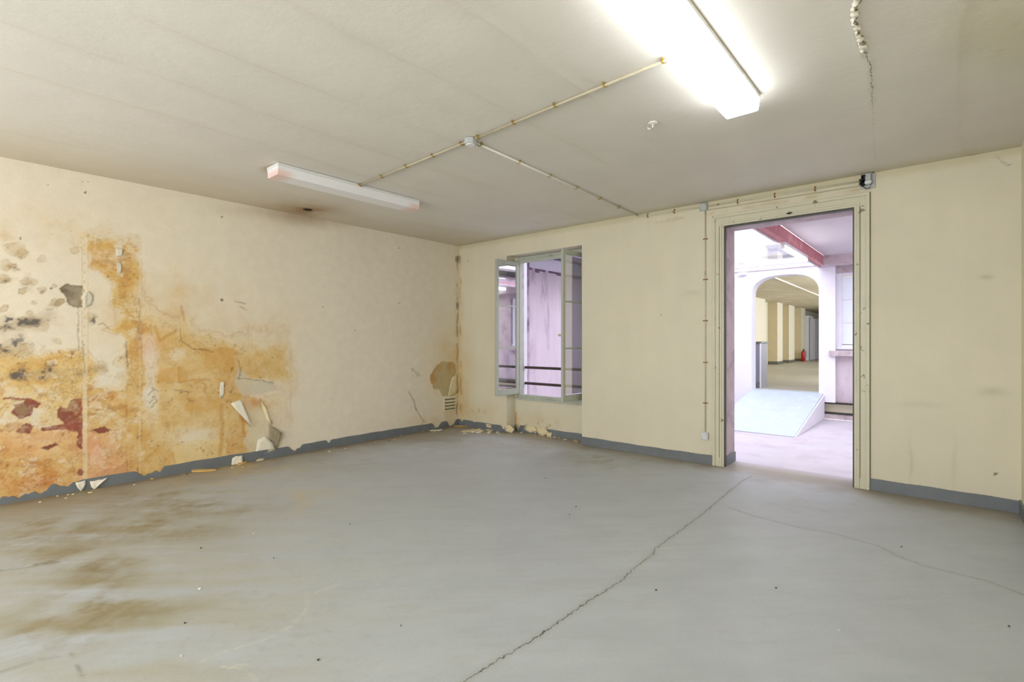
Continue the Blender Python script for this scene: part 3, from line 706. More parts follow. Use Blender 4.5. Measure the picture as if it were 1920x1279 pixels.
# ------------------------------------------------------------------ door casing, metal angle, plinths
b = MB(); cw = .122
for x0, x1 in ((DX0-cw, DX0), (DX1, DX1+cw)):
    b.box(x0, x1, YB-.014, YB-.0005, .0, DZ+cw)
    outer = x0 if x0 < DX0-.1 else x1-.03
    b.box(outer, outer+.03, YB-.030, YB-.0145, .0, DZ+cw, .006)
    inn = DX0-.045 if x0 < DX0-.1 else DX1+.02
    b.box(inn, inn+.022, YB-.022, YB-.0145, .0, DZ+.03, .005)
b.box(DX0, DX1, YB-.014, YB-.0005, DZ, DZ+cw)
b.box(DX0-cw, DX1+cw, YB-.032, YB-.0145, DZ+cw-.03, DZ+cw, .006)
b.box(DX0-.045, DX1+.045, YB-.022, YB-.0145, DZ+.02, DZ+.042, .005)
tr = b.build('trim_1', M_CASING); struct(tr, 'moulded cream casing around the doorway', 'trim')
b = MB(); b.box(DX1+cw+.0005, DX1+cw+.005, YB-.006, YB-.0005, .1, DZ+cw); b.box(DX0-.052, DX0-.046, YB-.017, YB-.0145, .1, DZ); b.box(DX1+.046, DX1+.050, YB-.017, YB-.0145, .1, DZ); struct(b.build('trim_10', M_DARKGAP))  # narrow dark strips along the casing edges
b = MB(); g = .012
b.box(DX0, DX0+g, YB-.012, YB+.035, 0, DZ); b.box(DX1-g, DX1, YB-.012, YB+.035, 0, DZ); b.box(DX0+g, DX1-g, YB-.012, YB+.035, DZ-g*1.6, DZ)
struct(b.build('trim_2', M_DARKMETAL))
b = MB()
b.box(DX0+.0005, DX0+.012, YB+.04, YBO+.01, .0, .11)
struct(b.build('trim_3', M_BASE))
# small latch fitting on the casing head
t = empty('door_latch', on_back(1481, 401)); tag(t, 'small painted metal latch on the doorway head casing', 'latch')
MB().box(-.03, .03, -.022, -.0145, -.016, .016, .003).build('latch_plate', M_CASING, t)
MB().tube([(-.008, -.026, .012), (-.008, -.036, -.012), (.008, -.036, -.012), (.008, -.026, .012)], .004, 8).build('latch_ring', M_DARKMETAL, t)

# ------------------------------------------------------------------ window with two inward opened leaves
win = empty('window_1', ((WX0+WX1)/2, NY+.03, WZ0)); struct(win, 'open double casement window in the niche', 'window')
def rel(b_, name, m, parent, org, smooth=False):
    o = b_.build(name, m, parent, smooth=smooth); return o
b = MB(); fx0, fx1 = WX0-(WX0+WX1)/2, WX1-(WX0+WX1)/2; hz = WZ1-WZ0
b.box(fx0, fx0+.045, -.03, .04, 0, hz-.002, .004); b.box(fx1-.045, fx1, -.03, .04, 0, hz-.002, .004)
b.box(fx0+.045, fx1-.045, -.03, .04, 0, .075, .004); b.box(fx0+.045, fx1-.045, -.03, .04, hz-.09, hz-.002, .004)
b.box(fx0-.02, fx1+.02, -.058, -.028, .0, .03, .004); b.box(fx0-.02, fx1+.02, -.05, -.0285, hz-.10, hz-.06, .004)
b.build('window_frame', M_SASH, win)
for zz in (.045, hz-.045):
    MB().tube([(-.03+.035*k, -.066 if zz < 1 else -.056, zz+(.018 if k % 2 else -.012)) for k in range(3)], .005, 8).build('latch_keeper', M_SASH, win)
def leaf(hx, ang, knob):
    """leaf hinged at local x = hx, drawn along +x then turned about its hinge"""
    root = empty('window_sash', (hx, -.045, 0)); root.parent = win; root.rotation_euler = (0, 0, ang)
    w, h0, h1, th = .50, .085, hz-.085, .038
    b = MB(); s = .05
    b.box(0, s, -th/2, th/2, h0, h1, .005); b.box(w-s, w, -th/2, th/2, h0, h1, .005)
    b.box(s, w-s, -th/2, th/2, h0, h0+.09, .005); b.box(s, w-s, -th/2, th/2, h1-.06, h1, .005)
    zs = [h0+.09]; H_ = h1-.06-zs[0]
    for k in (1, 2):
        z = zs[0]+H_*k/3; b.box(s, w-s, -th/2+.006, th/2-.006, z-.011, z+.011, .003)
    o = b.build('sash_frame', M_SASH, root)
    for k in range(3):
        MB().box(s-.004, w-s+.004, -.002, .002, zs[0]+H_*k/3+.0115, zs[0]+H_*(k+1)/3-.0115).build('pane', M_GLASS, root)
    if knob:
        sgn = knob
        MB().tube([(w-.022, sgn*th/2, .98), (w-.022, sgn*(th/2+.03), .98), (w-.022, sgn*(th/2+.032), .98), (w-.022, sgn*(th/2+.06), .98)], [.008, .008, .019, .014], 12).build('knob', M_CASING, root, smooth=True)
        MB().box(w-.036, w-.008, sgn*th/2-.002, sgn*th/2+.006, .86, 1.10, .003).build('bolt_case', M_CASING, root)
        MB().tube([(w-.022, sgn*(th/2+.006), .1), (w-.022, sgn*(th/2+.006), hz-.11)], .006, 8).build('bolt_rod', M_SASH, root)
    for zz in (h0+.2, (h0+h1)/2, h1-.2):
        MB().tube([(-.004, -.012, zz-.04), (-.004, -.012, zz+.04)], .008, 8).build('hinge', M_SASH, root)
    return root
leaf(fx0+.03, math.radians(-92), 0)
leaf(fx1-.025, math.radians(180+86), -1)

rl = on_back(1000, 690, 6.18).z; r2 = on_back(1000, 720, 6.18).z
for z, lb in ((rl, 'upper dark iron guard rail outside the open window'), (r2, 'lower dark iron guard rail outside the open window')):
    o = MB().tube([(WX0+.001, 6.18, z), (WX1+.12, 6.18, z)], .021, 14).build('guard_rail', M_RAIL, smooth=False); tag(o, lb, 'rail', 'iron guard rails')

# ------------------------------------------------------------------ the passage behind the wall
MB().box(-6.3, 1.5, YBO, PY1+.0, -.2, -.001).build('floor', M_PASSFLOOR)
struct(bpy.data.objects['floor.002'], 'pale lavender passage floor', 'floor')
# side wall seen through the window
b = MB(); b.box(-6.15, -5.9, YBO, PY1, 0, 3.3); struct(b.build('wall_passage_left', M_MAUVEWALL), 'stained mauve wall outside the window', 'wall')
b = MB(); b.box(-5.9, -5.80, YBO, 7.25, 0, 3.0); struct(b.build('trim_4', M_COLUMN))
b = MB(); yy = 7.251
while yy < PY1-.2:
    y2 = yy+rng.uniform(.1, .35); b.box(-5.9, -5.886, yy, y2, 2.745-rng.uniform(0, .05), 2.775); yy = y2+rng.choice([0, .0, .12])
struct(b.build('trim_7', M_DARKMAUVE))
struct(MB().box(-5.899, -5.88, 7.251, PY1-.01, 2.78, 3.015).build('trim_lit_band', M_WHITE))  # lit top of the mauve wall, painted as a white band
struct(MB().box(-6.1, 1.4, PY1+.05, PY1+.25, 2.801, 3.25).build('added_parapet', M_WHITE))  # white parapet added to look bright through the glass roof
struct(MB().box(-5.5, WX0, YBO+.001, YBO+.075, 0, 3.0).build('trim_lit_reveal', M_WHITE))  # brightly lit window reveal, its brightness put into white
struct(MB().box(1.3, 1.5, YBO, PY1, 0, 3.1).build('wall_passage_right', M_MAUVEWALL))
# far wall with arched opening
ax0, ax1 = -2.866, -1.722; aT = 2.655; aS = 2.28
def arch_pts(n=28):
    cx = (ax0+ax1)/2; hw = (ax1-ax0)/2; out = []
    for k in range(n+1):
        t = math.pi*k/n
        c_, s_ = math.cos(t), math.sin(t)
        out.append((cx-hw*math.copysign(abs(c_)**.78, c_), aS+(aT-aS)*abs(s_)**.78))
    return out
pw = .30
bm = bmesh.new(); ap = arch_pts(); top = 2.80
def P(x, y, z): return bm.verts.new((x, y, z))
def slab(x0, x1, z0, z1):
    vs = [P(x, y, z) for x in (x0, x1) for y in (PY1, PY1+pw) for z in (z0, z1)]
    for q in ((0, 1, 3, 2), (4, 6, 7, 5), (0, 4, 5, 1), (2, 3, 7, 6), (0, 2, 6, 4), (1, 5, 7, 3)): bm.faces.new([vs[i] for i in q])
slab(-6.15, ax0, 0, top); slab(ax1, -1.47, .30, top); slab(ax1, -1.69, 0, .30); slab(ax0, ax1, 0, HZ-.002)
for (xa, za), (xb, zb) in zip(ap[:-1], ap[1:]):
    if xb-xa < 1e-5: continue
    vs = [P(xa, PY1, za), P(xb, PY1, zb), P(xb, PY1, top), P(xa, PY1, top), P(xa, PY1+pw, za), P(xb, PY1+pw, zb), P(xb, PY1+pw, top), P(xa, PY1+pw, top)]
    for q in ((0, 1, 2, 3), (7, 6, 5, 4), (0, 4, 5, 1), (3, 2, 6, 7)): bm.faces.new([vs[i] for i in q])
bmesh.ops.recalc_face_normals(bm, faces=bm.faces)
me = bpy.data.meshes.new('wall_passage_back'); bm.to_mesh(me); bm.free()
struct(link_mesh('wall_passage_back', me, M_WHITE), 'white far wall with an arched opening', 'wall')
# right bay of the far wall: window recess, sill, dado, low slot
b = MB(); b.box(-1.47, 1.3, PY1+.10, PY1+pw, .30, 1.12); struct(b.build('wall_passage_back', M_MAUVEWALL))
b = MB(); b.box(-1.47, 1.3, PY1+.10, PY1+pw, 2.62, 2.8); b.box(-.2, 1.3, PY1+.10, PY1+pw, 1.12, 2.62); b.box(-1.69, 1.3, PY1+.02, PY1+pw, 0, .09); struct(b.build('wall_passage_back', M_JAMB))
o = MB().box(-1.56, -.2, PY1-.06, PY1+.12, 1.13, 1.23, .008).build('trim_5', M_JAMB); struct(o)
w2 = empty('window_2', (-.85, PY1+.18, 1.23)); struct(w2, 'white multi pane window beside the arch', 'window')
b = MB(); b.box(-.62, -.54, -.04, .04, 0, 1.39, .004); b.box(.54, .62, -.04, .04, 0, 1.39, .004); b.box(-.54, .54, -.04, .04, 1.33, 1.39, .004); b.box(-.54, .54, -.04, .04, 0, .10, .004)
b.box(-.62, .62, -.09, -.0405, .02, .06, .006); b.box(-.025, .025, -.035, .035, .1, 1.33, .004)
for k in (1, 2): b.box(-.54, -.025, -.02, .02, .1+1.23*k/3-.012, .1+1.23*k/3+.012); b.box(.025, .54, -.02, .02, .1+1.23*k/3-.012, .1+1.23*k/3+.012)
b.build('window_frame', M_WHITE, w2)
for k in range(3):
    for x0, x1 in ((-.54, -.025), (.025, .54)):
        MB().box(x0, x1, -.006, .006, .1+1.23*k/3+.0125, .1+1.23*(k+1)/3-.0125).build('pane', M_GLASSHALL, w2)
# low ventilation slot
vt = empty('floor_vent_opening', (-.2, PY1+.05, .10)); tag(vt, 'low dark framed slot at floor level right of the ramp', 'vent')
b = MB(); b.box(-1.47, 1.45, -.05, .03, .172, .20); b.box(-1.47, 1.45, -.05, .03, 0, .022); b.box(-1.485, -1.445, -.05, .03, .022, .172); b.build('slot_frame', M_DKPL, vt)
MB().box(-1.488, 1.45, .055, .07, -.005, .2).build('back_panel', M_CREAM, vt)
# ramp
rx1 = -1.655
rp = MB().prism([(ax0, 8.22, 0.001), (ax0, PY1-.001, 0.001), (ax0, PY1-.001, HZ), (ax0, 8.22, .008)], (rx1-ax0, 0, 0)).build('ramp', M_RAMP)
tag(rp, 'pale blue concrete ramp rising to the arched opening', 'ramp')
o = MB().prism([(rx1+.002, 8.24, 0.001), (rx1+.002, PY1-.001, 0.001), (rx1+.002, PY1-.001, HZ-.02), (rx1+.002, 8.24, .004)], (.02, 0, 0)).build('ramp_side', M_WHITE)
o.parent = rp
# ceiling and beams of the passage
zc = 2.80
b = MB(); b.box(-1.60, -.2, YBO, PY1+.04, 2.90, 3.1); struct(b.build('ceiling', M_PASSCEIL))
b = MB(); b.box(-6.15, -5.0, YBO, PY1+.3, 3.02, 3.2); struct(b.build('ceiling', M_DARKMAUVE))
b = MB(); b.box(-1.655, 1.3, PY1-.28, PY1-.002, 2.735, 2.9); struct(b.build('trim_6', M_JAMB))
rb = empty('roof_beam', (-1.66, (YBO+PY1)/2, 2.74)); tag(rb, 'faded red steel beam along the edge of the glass roof', 'beam')
Lh = (PY1-YBO)/2-.005
b = MB(); b.box(-.03, .05, -Lh, Lh, 0, .012); b.box(.03, .042, -Lh, Lh, .012, .15); b.box(-.03, .05, -Lh, Lh, .15, .162); b.build('steel_channel', M_REDBEAM, rb)
MB().box(-.065, -.035, -Lh, Lh, -.01, .05).build('edge_bar', M_JAMB, rb)
bx = empty('roof_beam', (-3.38, (YBO+PY1)/2, 2.64)); tag(bx, 'mauve beam at the left edge of the passage roof', 'beam')
MB().box(-.09, .09, -Lh, Lh, 0, .16).build('beam_body', M_JAMB, bx)
MB().box(-.18, -.092, -Lh, Lh, .02, .1).build('edge_bar', M_DKPL, bx)
pb = MB().box(-5.14, -4.98, YBO+.002, PY1-.002, 2.86, 3.06).build('roof_beam', M_PURPLE); tag(pb, 'dark purple roof beam above the mauve wall', 'beam')
# glass roof
gr = empty('glass_roof', (-2.5, (YBO+PY1)/2, 2.803)); struct(gr, 'glass roof over the passage', 'roof'); gr.name = 'window_3'
MB().box(-.78, .765, -Lh, Lh, 0, .006).build('pane', M_ROOFGLASS, gr)
MB().box(-2.45, -.92, -Lh, Lh, 0, .006).build('pane', M_ROOFGLASS, gr)
# thin cable and small fittings above the arch
cb = MB().tube([(-3.2, PY1-.012, 2.77), (-2.6, PY1-.012, 2.765), (-2.0, PY1-.012, 2.77), (-1.62, PY1-.012, 2.765)], .008, 8).build('electric_cable', M_JAMB); tag(cb, 'thin cable along the wall top above the arch', 'cable')
jb = MB().box(-3.10, -2.95, PY1-.06, PY1-.0205, 2.70, 2.755, .006).build('junction_box', M_WHITE); tag(jb, 'small white junction box left of the arch top', 'junction box')
# lit tube light beside the red beam
tl = empty('tube_light', (-1.645, 8.35, 2.689)); tag(tl, 'lit fluorescent tube fixed beside the red beam', 'lamp')
MB().box(-.03, .03, -.85, .65, .0, .05, .006).build('fitting', M_WHITEMET, tl)
MB().tube([(0, -.82, -.025), (0, .62, -.025)], .028, 14).build('tube', M_TUBE, tl, smooth=True)
for yy in (-.84, .64): MB().box(-.022, .022, yy-.012, yy+.012, -.05, .0, .004).build('socket', M_WHITEMET, tl)

# ------------------------------------------------------------------ the long hall behind the arch
hx0 = -5.45; hx1 = -.3; hy1 = 34; hzt = 2.97
struct(MB().box(hx0-.3, hx1, PY1+pw, hy1, .2, HZ).build('floor', M_HALLFLOOR))
struct(MB().box(ax0, ax1, PY1, PY1+pw, HZ-.002, HZ+.0005).build('floor', M_RAMP))
struct(MB().box(hx0-.3, hx1+.3, PY1+pw, hy1, hzt, hzt+.2).build('ceiling', M_HALLCEIL))
struct(MB().box(hx0-.3, hx0, PY1+pw, hy1, HZ, hzt).build('wall_hall_left', M_HALLWALL))
struct(MB().box(hx1, hx1+.3, PY1+pw, hy1, HZ, hzt).build('wall_hall_right', M_HALLWALL))
struct(MB().box(hx0-.3, hx1, hy1, hy1+.2, HZ, hzt).build('wall_hall_back', M_HALLWALL))
def pier_side_cap(b, x0, x1, y0, y1, z0, z1):
    b.box(x0, x1, y0, y1, z0, z1, .0)
for k, (y0, y1) in enumerate([(14.2, 15.3), (16.3, 17.3), (18.4, 20.6), (22.4, 23.3), (24.4, 25.5), (26.9, 27.8)]):
    r_ = empty('pilaster', (hx0+.17, (y0+y1)/2, HZ)); hw = (y1-y0)/2
    ords = ['nearest', 'second nearest', 'third nearest', 'fourth nearest', 'fifth nearest', 'farthest']
    tag(r_, 'cream pilaster with a shade-toned front on the hall wall, %s one through the arch' % ords[k], 'pilaster', 'pilasters along the hall wall')
    MB().box(-.169, .17, -hw, -hw+.03, 0, hzt-HZ-.002).build('front_face', M_HALLPIL, r_)  # shaded side of the cream pilaster, put into a darker colour
    MB().box(-.169, .169, -hw+.031, hw, 0, hzt-HZ-.002, .0).build('shaft', M_HALLWALL, r_)
    MB().box(-.169, .185, -hw-.015, hw+.015, 0.0, .12).build('plinth', M_HALLBASE, r_)
# doors at the end of the hall wall
d = empty('door_2', (hx0+.30, 28.6, HZ)); struct(d, 'white framed hall door standing open to a dark room', 'door')
MB().box(-.29, .1, -.3, -.22, 0, 2.1).build('door_frame', M_WHITE, d); MB().box(-.29, .1, .75, .85, 0, 2.1).build('door_frame', M_WHITE, d)
MB().box(-.29, .1, -.3, .85, 2.1, 2.2).build('door_frame', M_WHITE, d); MB().box(-.29, -.05, -.22, .75, 0, 2.1).build('dark_opening', M_DKPL, d)  # darkness of the room behind put in as a black box
d = empty('door_3', (hx0+.30, 30.4, HZ)); struct(d, 'second hall door', 'door')
MB().box(-.29, .1, -.6, .6, 0, 2.1).build('door_leaf', M_WHITE, d); MB().box(-.29, .11, .62, 1.6, 0, 2.1).build('dark_opening', M_DKPL, d)  # black box standing in for the unlit opening
# fire extinguisher
ep = Vector((-5.0, 26.72, HZ+.001))
fe = empty('fire_extinguisher', ep); tag(fe, 'red fire extinguisher on the hall wall seen through the arch', 'fire extinguisher')
MB().tube([(0, 0, 0), (0, 0, .02), (0, 0, .40), (0, 0, .46), (0, 0, .50)], [.06, .085, .085, .06, .03], 16).build('cylinder', M_RED, fe, smooth=True)
MB().tube([(0, 0, .50), (0, 0, .55)], .025, 10).build('valve', M_DKPL, fe); MB().box(-.02, .10, -.015, .015, .55, .57).build('handle', M_DKPL, fe)
MB().tube([(.03, -.02, .52), (.12, -.03, .45), (.12, -.03, .2)], .012, 8).build('hose', M_DKPL, fe)
# grey counter
cr = empty('counter', (-2.96, 11.25, HZ)); tag(cr, 'low grey counter just inside the arch on the left', 'counter')
MB().box(-.6, .14, -.28, .28, .0, .90, .004).build('counter_body', M_CABGREY, cr)
MB().box(-.6, .165, -.30, .30, .901, .94, .004).build('counter_top', M_HALLBASE, cr)
MB().box(.141, .160, -.30, -.27, .0, .90).build('edge_strip', M_WHITEMET, cr)
o = MB().prism([(.02, -.285, .0), (.14, -.285, .0), (.14, -.285, .13), (.10, -.285, .12), (.06, -.285, .08)], (0, -.02, 0)).build('foot_bracket', M_BASE, cr)
# conduit on the hall ceiling
p0 = on_z(1448, 519, hzt-.02); p1 = on_z(1531, 553, hzt-.02)
hc = MB().tube([p0+(p0-p1)*.3, p0, p1, p1+(p1-p0)*.3], .022, 8).build('ceiling_conduit', M_CONDUITW); tag(hc, 'white conduit crossing the hall ceiling beyond the arch', 'conduit')

# ------------------------------------------------------------------ ceiling lights
def ceiling_light(loc, label, lit):
    r_ = empty('ceiling_light', loc); tag(r_, label, 'ceiling light', 'fluorescent box lights')
    L2 = .79
    MB().box(-.112, .112, -L2, L2, -.028, -.003, .003).build('housing', M_WHITEMET, r_)
    b = MB(); w0, w1 = .108, .100; bot = -.105
    sec = [(-w0, -L2+.004, -.0285), (w0, -L2+.004, -.0285), (w1, -L2+.004, bot+.008), (w1-.008, -L2+.004, bot), (-w1+.008, -L2+.004, bot), (-w1, -L2+.004, bot+.008)]
    b.prism(sec, (0, 2*L2-.008, 0)); b.build('diffuser', M_LIT if lit else M_OFF, r_)
    for yy in (-.45, .45):
        for s in (-1, 1):
            MB().box(s*.1125-.002, s*.1125+.002, yy-.014, yy+.014, -.034, -.014).build('spring_clip', M_WHITEMET, r_)
    return r_
ceiling_light((-1.0, 2.68, H), 'glowing white box light on the ceiling at the upper right', True)
ceiling_light((-4.56, 2.81, H), 'unlit white box light on the ceiling near the stained wall', False)

# ------------------------------------------------------------------ conduits and clips
def clip(parent, p, axis, m, normal):
    """saddle clip: half ring round the pipe with a screw foot"""
    b = MB(); n = Vector(normal); a = Vector(axis).normalized(); s = a.cross(n).normalized()
    pts = []
    for k in range(9):
        t = math.pi*k/8; pts.append(Vector(p)+s*math.cos(t)*.013+n*(.010+math.sin(t)*.011))
    pts = [pts[0]-n*.010]+pts+[pts[-1]-n*.010]
    b.tube(pts, .005, 6)
    o = b.build('clip', m, parent)
    for sg in (1, -1):
        MB().tube([Vector(p)+s*.020*sg, Vector(p)+s*.020*sg+n*.012], .007, 8).build('screw', m, o)
    return o
def conduit(name, label, pts, normal, clips, m, mc, rad=.0085, base=0.011):
    root = empty(name, pts[0]); tag(root, label, 'conduit')
    n = Vector(normal); o_ = Vector(pts[0])
    q = [Vector(p)-o_+n*base for p in pts]
    MB().tube(q, rad, 10).build('pipe', m, root, smooth=True)
    ax = Vector(pts[-1])-Vector(pts[0])
    for p in clips: clip(root, Vector(p)-o_, ax, mc, normal)
    return root
DN = (0, 0, -1)
zc_ = H-.004
def cz(px, py): p = on_z(px, py, H-.012); return Vector((p.x, p.y, zc_))
jbx = Vector((-2.80, 2.765, zc_))
lampA = Vector((-1.12, 2.68, zc_)); lampB = Vector((-4.44, 2.84, zc_))
def along(a, b, ts): return [a+(b-a)*t for t in ts]
def t_on(a, b, px):      # parameter along a-b that projects to px
    best = min(range(0, 1001), key=lambda k: abs(float(proj(*(a+(b-a)*(k/1000)))[0])-px)); return best/1000
conduit('cable_conduit', 'beige ceiling conduit from the unlit light to the ceiling box', [lampB, jbx-Vector((.05, 0, 0))], DN,
        along(lampB, jbx, [t_on(lampB, jbx, x) for x in (675, 716, 762, 812, 866)]), M_CONDUIT, M_BRASS)
conduit('cable_conduit', 'beige ceiling conduit from the ceiling box to the glowing light', [jbx+Vector((.05, 0, 0)), lampA], DN,
        along(jbx, lampA, [t_on(jbx, lampA, x) for x in (897, 963, 1041, 1134, 1244)]), M_CONDUIT, M_BRASS)
wtop = Vector((-2.90, YB-.02, zc_))
conduit('cable_conduit', 'white ceiling conduit from the ceiling box to the back wall', [jbx+Vector((0, .05, 0)), wtop], DN,
        along(jbx, wtop, [t_on(jbx, wtop, x) for x in (900, 972, 1030, 1080, 1124, 1160)]), M_CONDUITW, M_BRASS)
# ceiling box
t = empty('junction_box', jbx); tag(t, 'pale grey junction box on the ceiling where three conduits meet', 'junction box')
b = MB(); b.prism([(.045*math.cos(a)*1.1, .045*math.sin(a)*1.1, -.001) for a in [math.pi/4*k+math.pi/8 for k in range(8)]], (0, 0, -.045)); b.build('box_body', M_GREYPL, t)
MB().tube([(0, 0, -.0455), (0, 0, -.052)], [.038, .034], 16).build('box_cover', M_WHITEMET, t)
# back wall run
pA = Vector((-2.90, YB, 2.925)); pB = on_back(1320, 389); pC = on_back(1612, 341)
BK = (0, -1, 0)
mid = on_back(1208, 406); 
conduit('cable_conduit', 'cream wall conduit from the ceiling corner to the grey box left of the doorway', [Vector((-2.90, YB, 2.955)), mid, pB-Vector((.04, 0, 0))], BK,
        [on_back(1215, 405), on_back(1265, 397)], M_CASING, M_RUST)
conduit('cable_conduit', 'cream wall conduit above the doorway', [pB+Vector((.04, 0, 0)), pC], BK,
        [pB+(pC-pB)*t_ for t_ in (.25, .5, .75)], M_CASING, M_RUST)
for dz in (-.012,):
    o = MB().tube([pB+Vector((.04, -.006, dz-.030)), pC+Vector((0, -.006, dz-.030))], .005, 8).build('electric_cable', M_CONDUIT); tag(o, 'thin beige cable running just below the conduit over the doorway', 'cable')
p_lo = on_back(1323, 818)
conduit('cable_conduit', 'vertical cream wall conduit left of the doorway', [Vector((p_lo.x, YB, pB.z-.04)), Vector((p_lo.x, YB, p_lo.z+.05))], BK,
        [Vector((p_lo.x, YB, on_back(1322, y_).z)) for y_ in (449, 525, 602, 680, 756)], M_CASING, M_RUST, rad=.007)
def wall_box(loc, label, w, h, d_, m):
    r_ = empty('junction_box', loc); tag(r_, label, 'junction box')
    MB().box(-w/2, w/2, -d_, -.001, -h/2, h/2, .006).build('box_body', m, r_)
    MB().box(-w/2+.008, w/2-.008, -d_-.006, -d_-.0005, -h/2+.008, h/2-.008, .003).build('box_cover', m, r_)
    for s in (-1, 1): MB().tube([(s*(w/2-.016), -d_-.006, s*(h/2-.016)), (s*(w/2-.016), -d_-.009, s*(h/2-.016))], .004, 8).build('screw', M_DKPL, r_)
wall_box(pB, 'grey square junction box on the wall at the doorway top left', .085, .085, .035, M_GREYPL)
wall_box(p_lo, 'pale grey socket box low on the wall left of the doorway', .075, .085, .035, M_CURTAIN)
# broken terminal block above the doorway right corner
tb = on_back(1627, 340)
r_ = empty('terminal_block', tb); tag(r_, 'broken dark electrical terminal block above the doorway right corner', 'electrical fitting')
MB().box(-.055, .06, -.010, -.001, -.075, .08, .003).build('back_plate', M_GREYPL, r_)
b = MB()
for k in range(26):
    a = rng.uniform(0, 6.28); rr = rng.uniform(.0, .03); b.box(-.03+rr*math.cos(a)-.012, -.03+rr*math.cos(a)+.012, -.03, -.0105, rr*1.7*math.sin(a)-.012, rr*1.7*math.sin(a)+.012, .004)
b.build('charred_body', M_DKPL, r_)
MB().box(-.012, .028, -.055, -.031, -.045, .06, .004).build('connector_block', M_GREYPL, r_)
MB().box(-.018, .034, -.066, -.0555, -.040, -.012, .003).build('connector_face', M_CURTAIN, r_)
MB().box(-.014, .030, -.064, -.0555, .0, .03, .003).build('connector_face', M_GREYPL, r_)
MB().tube([(-.02, -.035, -.03), (-.03, -.05, -.06), (-.005, -.055, -.085), (.02, -.05, -.08), (.028, -.045, -.04)], .004, 8).build('wire', M_DKPL, r_, smooth=True)
MB().tube([(-.04, -.02, -.05), (-.02, -.03, .05), (.03, -.04, .075), (.05, -.03, .06)], .005, 8).build('wire', M_DKPL, r_, smooth=True)

# ceiling hook
hk = on_z(1224, 231, H-.004); r_ = empty('ceiling_hook', hk); tag(r_, 'white painted hook and rosette on the ceiling below the glowing light', 'hook')
MB().tube([(0, 0, -.0), (0, 0, -.006), (0, 0, -.012)], [.036, .034, .014], 20).build('rosette', M_CONDUITW, r_)
MB().tube([(-.0, 0, -.012), (-.0, 0, -.03), (-.016, 0, -.042), (-.034, 0, -.034), (-.036, 0, -.020)], .0065, 8).build('hook', M_CONDUITW, r_, smooth=True)
# burnt ceiling hole near the unlit light
hp = on_z(577, 394, H-.004); 
o = MB().tube([hp, hp+Vector((0, 0, -.008))], [.055, .03], 14).build('ceiling_outlet', M_SOOTSHADE); tag(o, 'burnt dark outlet hole in the ceiling beside the unlit light', 'outlet')

# ------------------------------------------------------------------ wall vent in the corner
vp = on_left(843, 757); r_ = empty('wall_vent', vp); tag(r_, 'small louvred plaster vent low in the back left corner', 'vent')
MB().box(.001, .010, -.13, .13, -.115, .115, .003).build('vent_frame', M_CREAM, r_)
for k in range(4):
    z = -.078+.052*k
    MB().box(.0102, .014, -.11, .11, z-.017, z+.010).build('slot', M_SOOTSHADE, r_)  # shade inside the vent slot, put on as a raised dark strip
    MB().prism([(.0102, -.105, z+.010), (.028, -.105, z+.002), (.026, -.105, z-.002), (.0102, -.105, z+.006)], (0, .21, 0)).build('louvre', M_PAPERF, r_)

# ------------------------------------------------------------------ torn paper on the wall
def flap(label, pts, lifts, m, name='torn_wallpaper', plane='left', thick=.0015, yb=None):
    """piece of loose paper: outline on the wall, each corner lifted off it by its own amount"""
    bm = bmesh.new(); vs = []
    n = Vector((1, 0, 0)) if plane == 'left' else Vector((0, -1, 0))
    base = [on_left(*p) if plane == 'left' else on_back(*p, yb or YB) for p in pts]
    c0 = sum(base, Vector())/len(base); lc = sum(lifts)/len(lifts)*.6
    ring = []
    N = len(base)
    for i in range(N):
        a, b_ = base[i], base[(i+1) % N]; la, lb = lifts[i], lifts[(i+1) % N]
        for k in range(4):
            t = k/4; p = a+(b_-a)*t+Vector((0, rng.uniform(-.003, .003), rng.uniform(-.003, .003)))
            ring.append(bm.verts.new(p-c0+n*(la+(lb-la)*t+.003+rng.uniform(0, .002))))
    cen = bm.verts.new(n*(lc+.003)); inner = [bm.verts.new(v.co*.5+cen.co*.5-n*.001) for v in ring]
    M_ = len(ring)
    for i in range(M_):
        j = (i+1) % M_; bm.faces.new((ring[i], ring[j], inner[j], inner[i])); bm.faces.new((inner[i], inner[j], cen))
    bmesh.ops.recalc_face_normals(bm, faces=bm.faces)
    me = bpy.data.meshes.new(name); bm.to_mesh(me); bm.free()
    for p in me.polygons: p.use_smooth = True
    o = link_mesh(name, me, m, loc=c0); s = o.modifiers.new('paper', 'SOLIDIFY'); s.thickness = thick
    tag(o, label, 'torn wallpaper' if name == 'torn_wallpaper' else 'debris'); return o
flap('pale triangular flap of paper hanging at the stain right edge', [(432, 757), (452, 750), (470, 800)], [.0, .0, .03], M_PAPERW)
flap('long grey torn paper strip curling beside the stain', [(486, 748), (497, 765), (506, 795), (500, 792), (494, 772)], [.0, .02, .03, .0, .0], M_PAPERF)
flap('beige torn wallpaper corner above the baseboard', [(506, 797), (525, 812), (521, 828), (517, 843), (507, 840)], [.0, .05, .035, .01, 0], M_PLASTER)
flap('cream torn paper peak rising from the baseboard', [(478, 850), (483, 825), (496, 818), (510, 832), (516, 844), (495, 852)], [.004, .008, .01, .012, .01, .006], M_PAPERW)
flap('white curling flap at the edge of the grey hole in the wall', [(156, 552), (166, 546), (176, 556), (172, 572), (160, 577), (157, 566)], [.02, .006, 0, 0, .008, .02], M_PAPERW)
flap('pale hanging scrap of paper by the upper ochre patch', [(217, 466), (230, 468), (229, 480), (219, 482)], [.01, .004, .0, .006], M_PAPERW)
flap('narrow pale scrap below the upper ochre patch', [(218, 492), (227, 494), (227, 513), (221, 512)], [.01, .002, .002, .006], M_PAPERW)
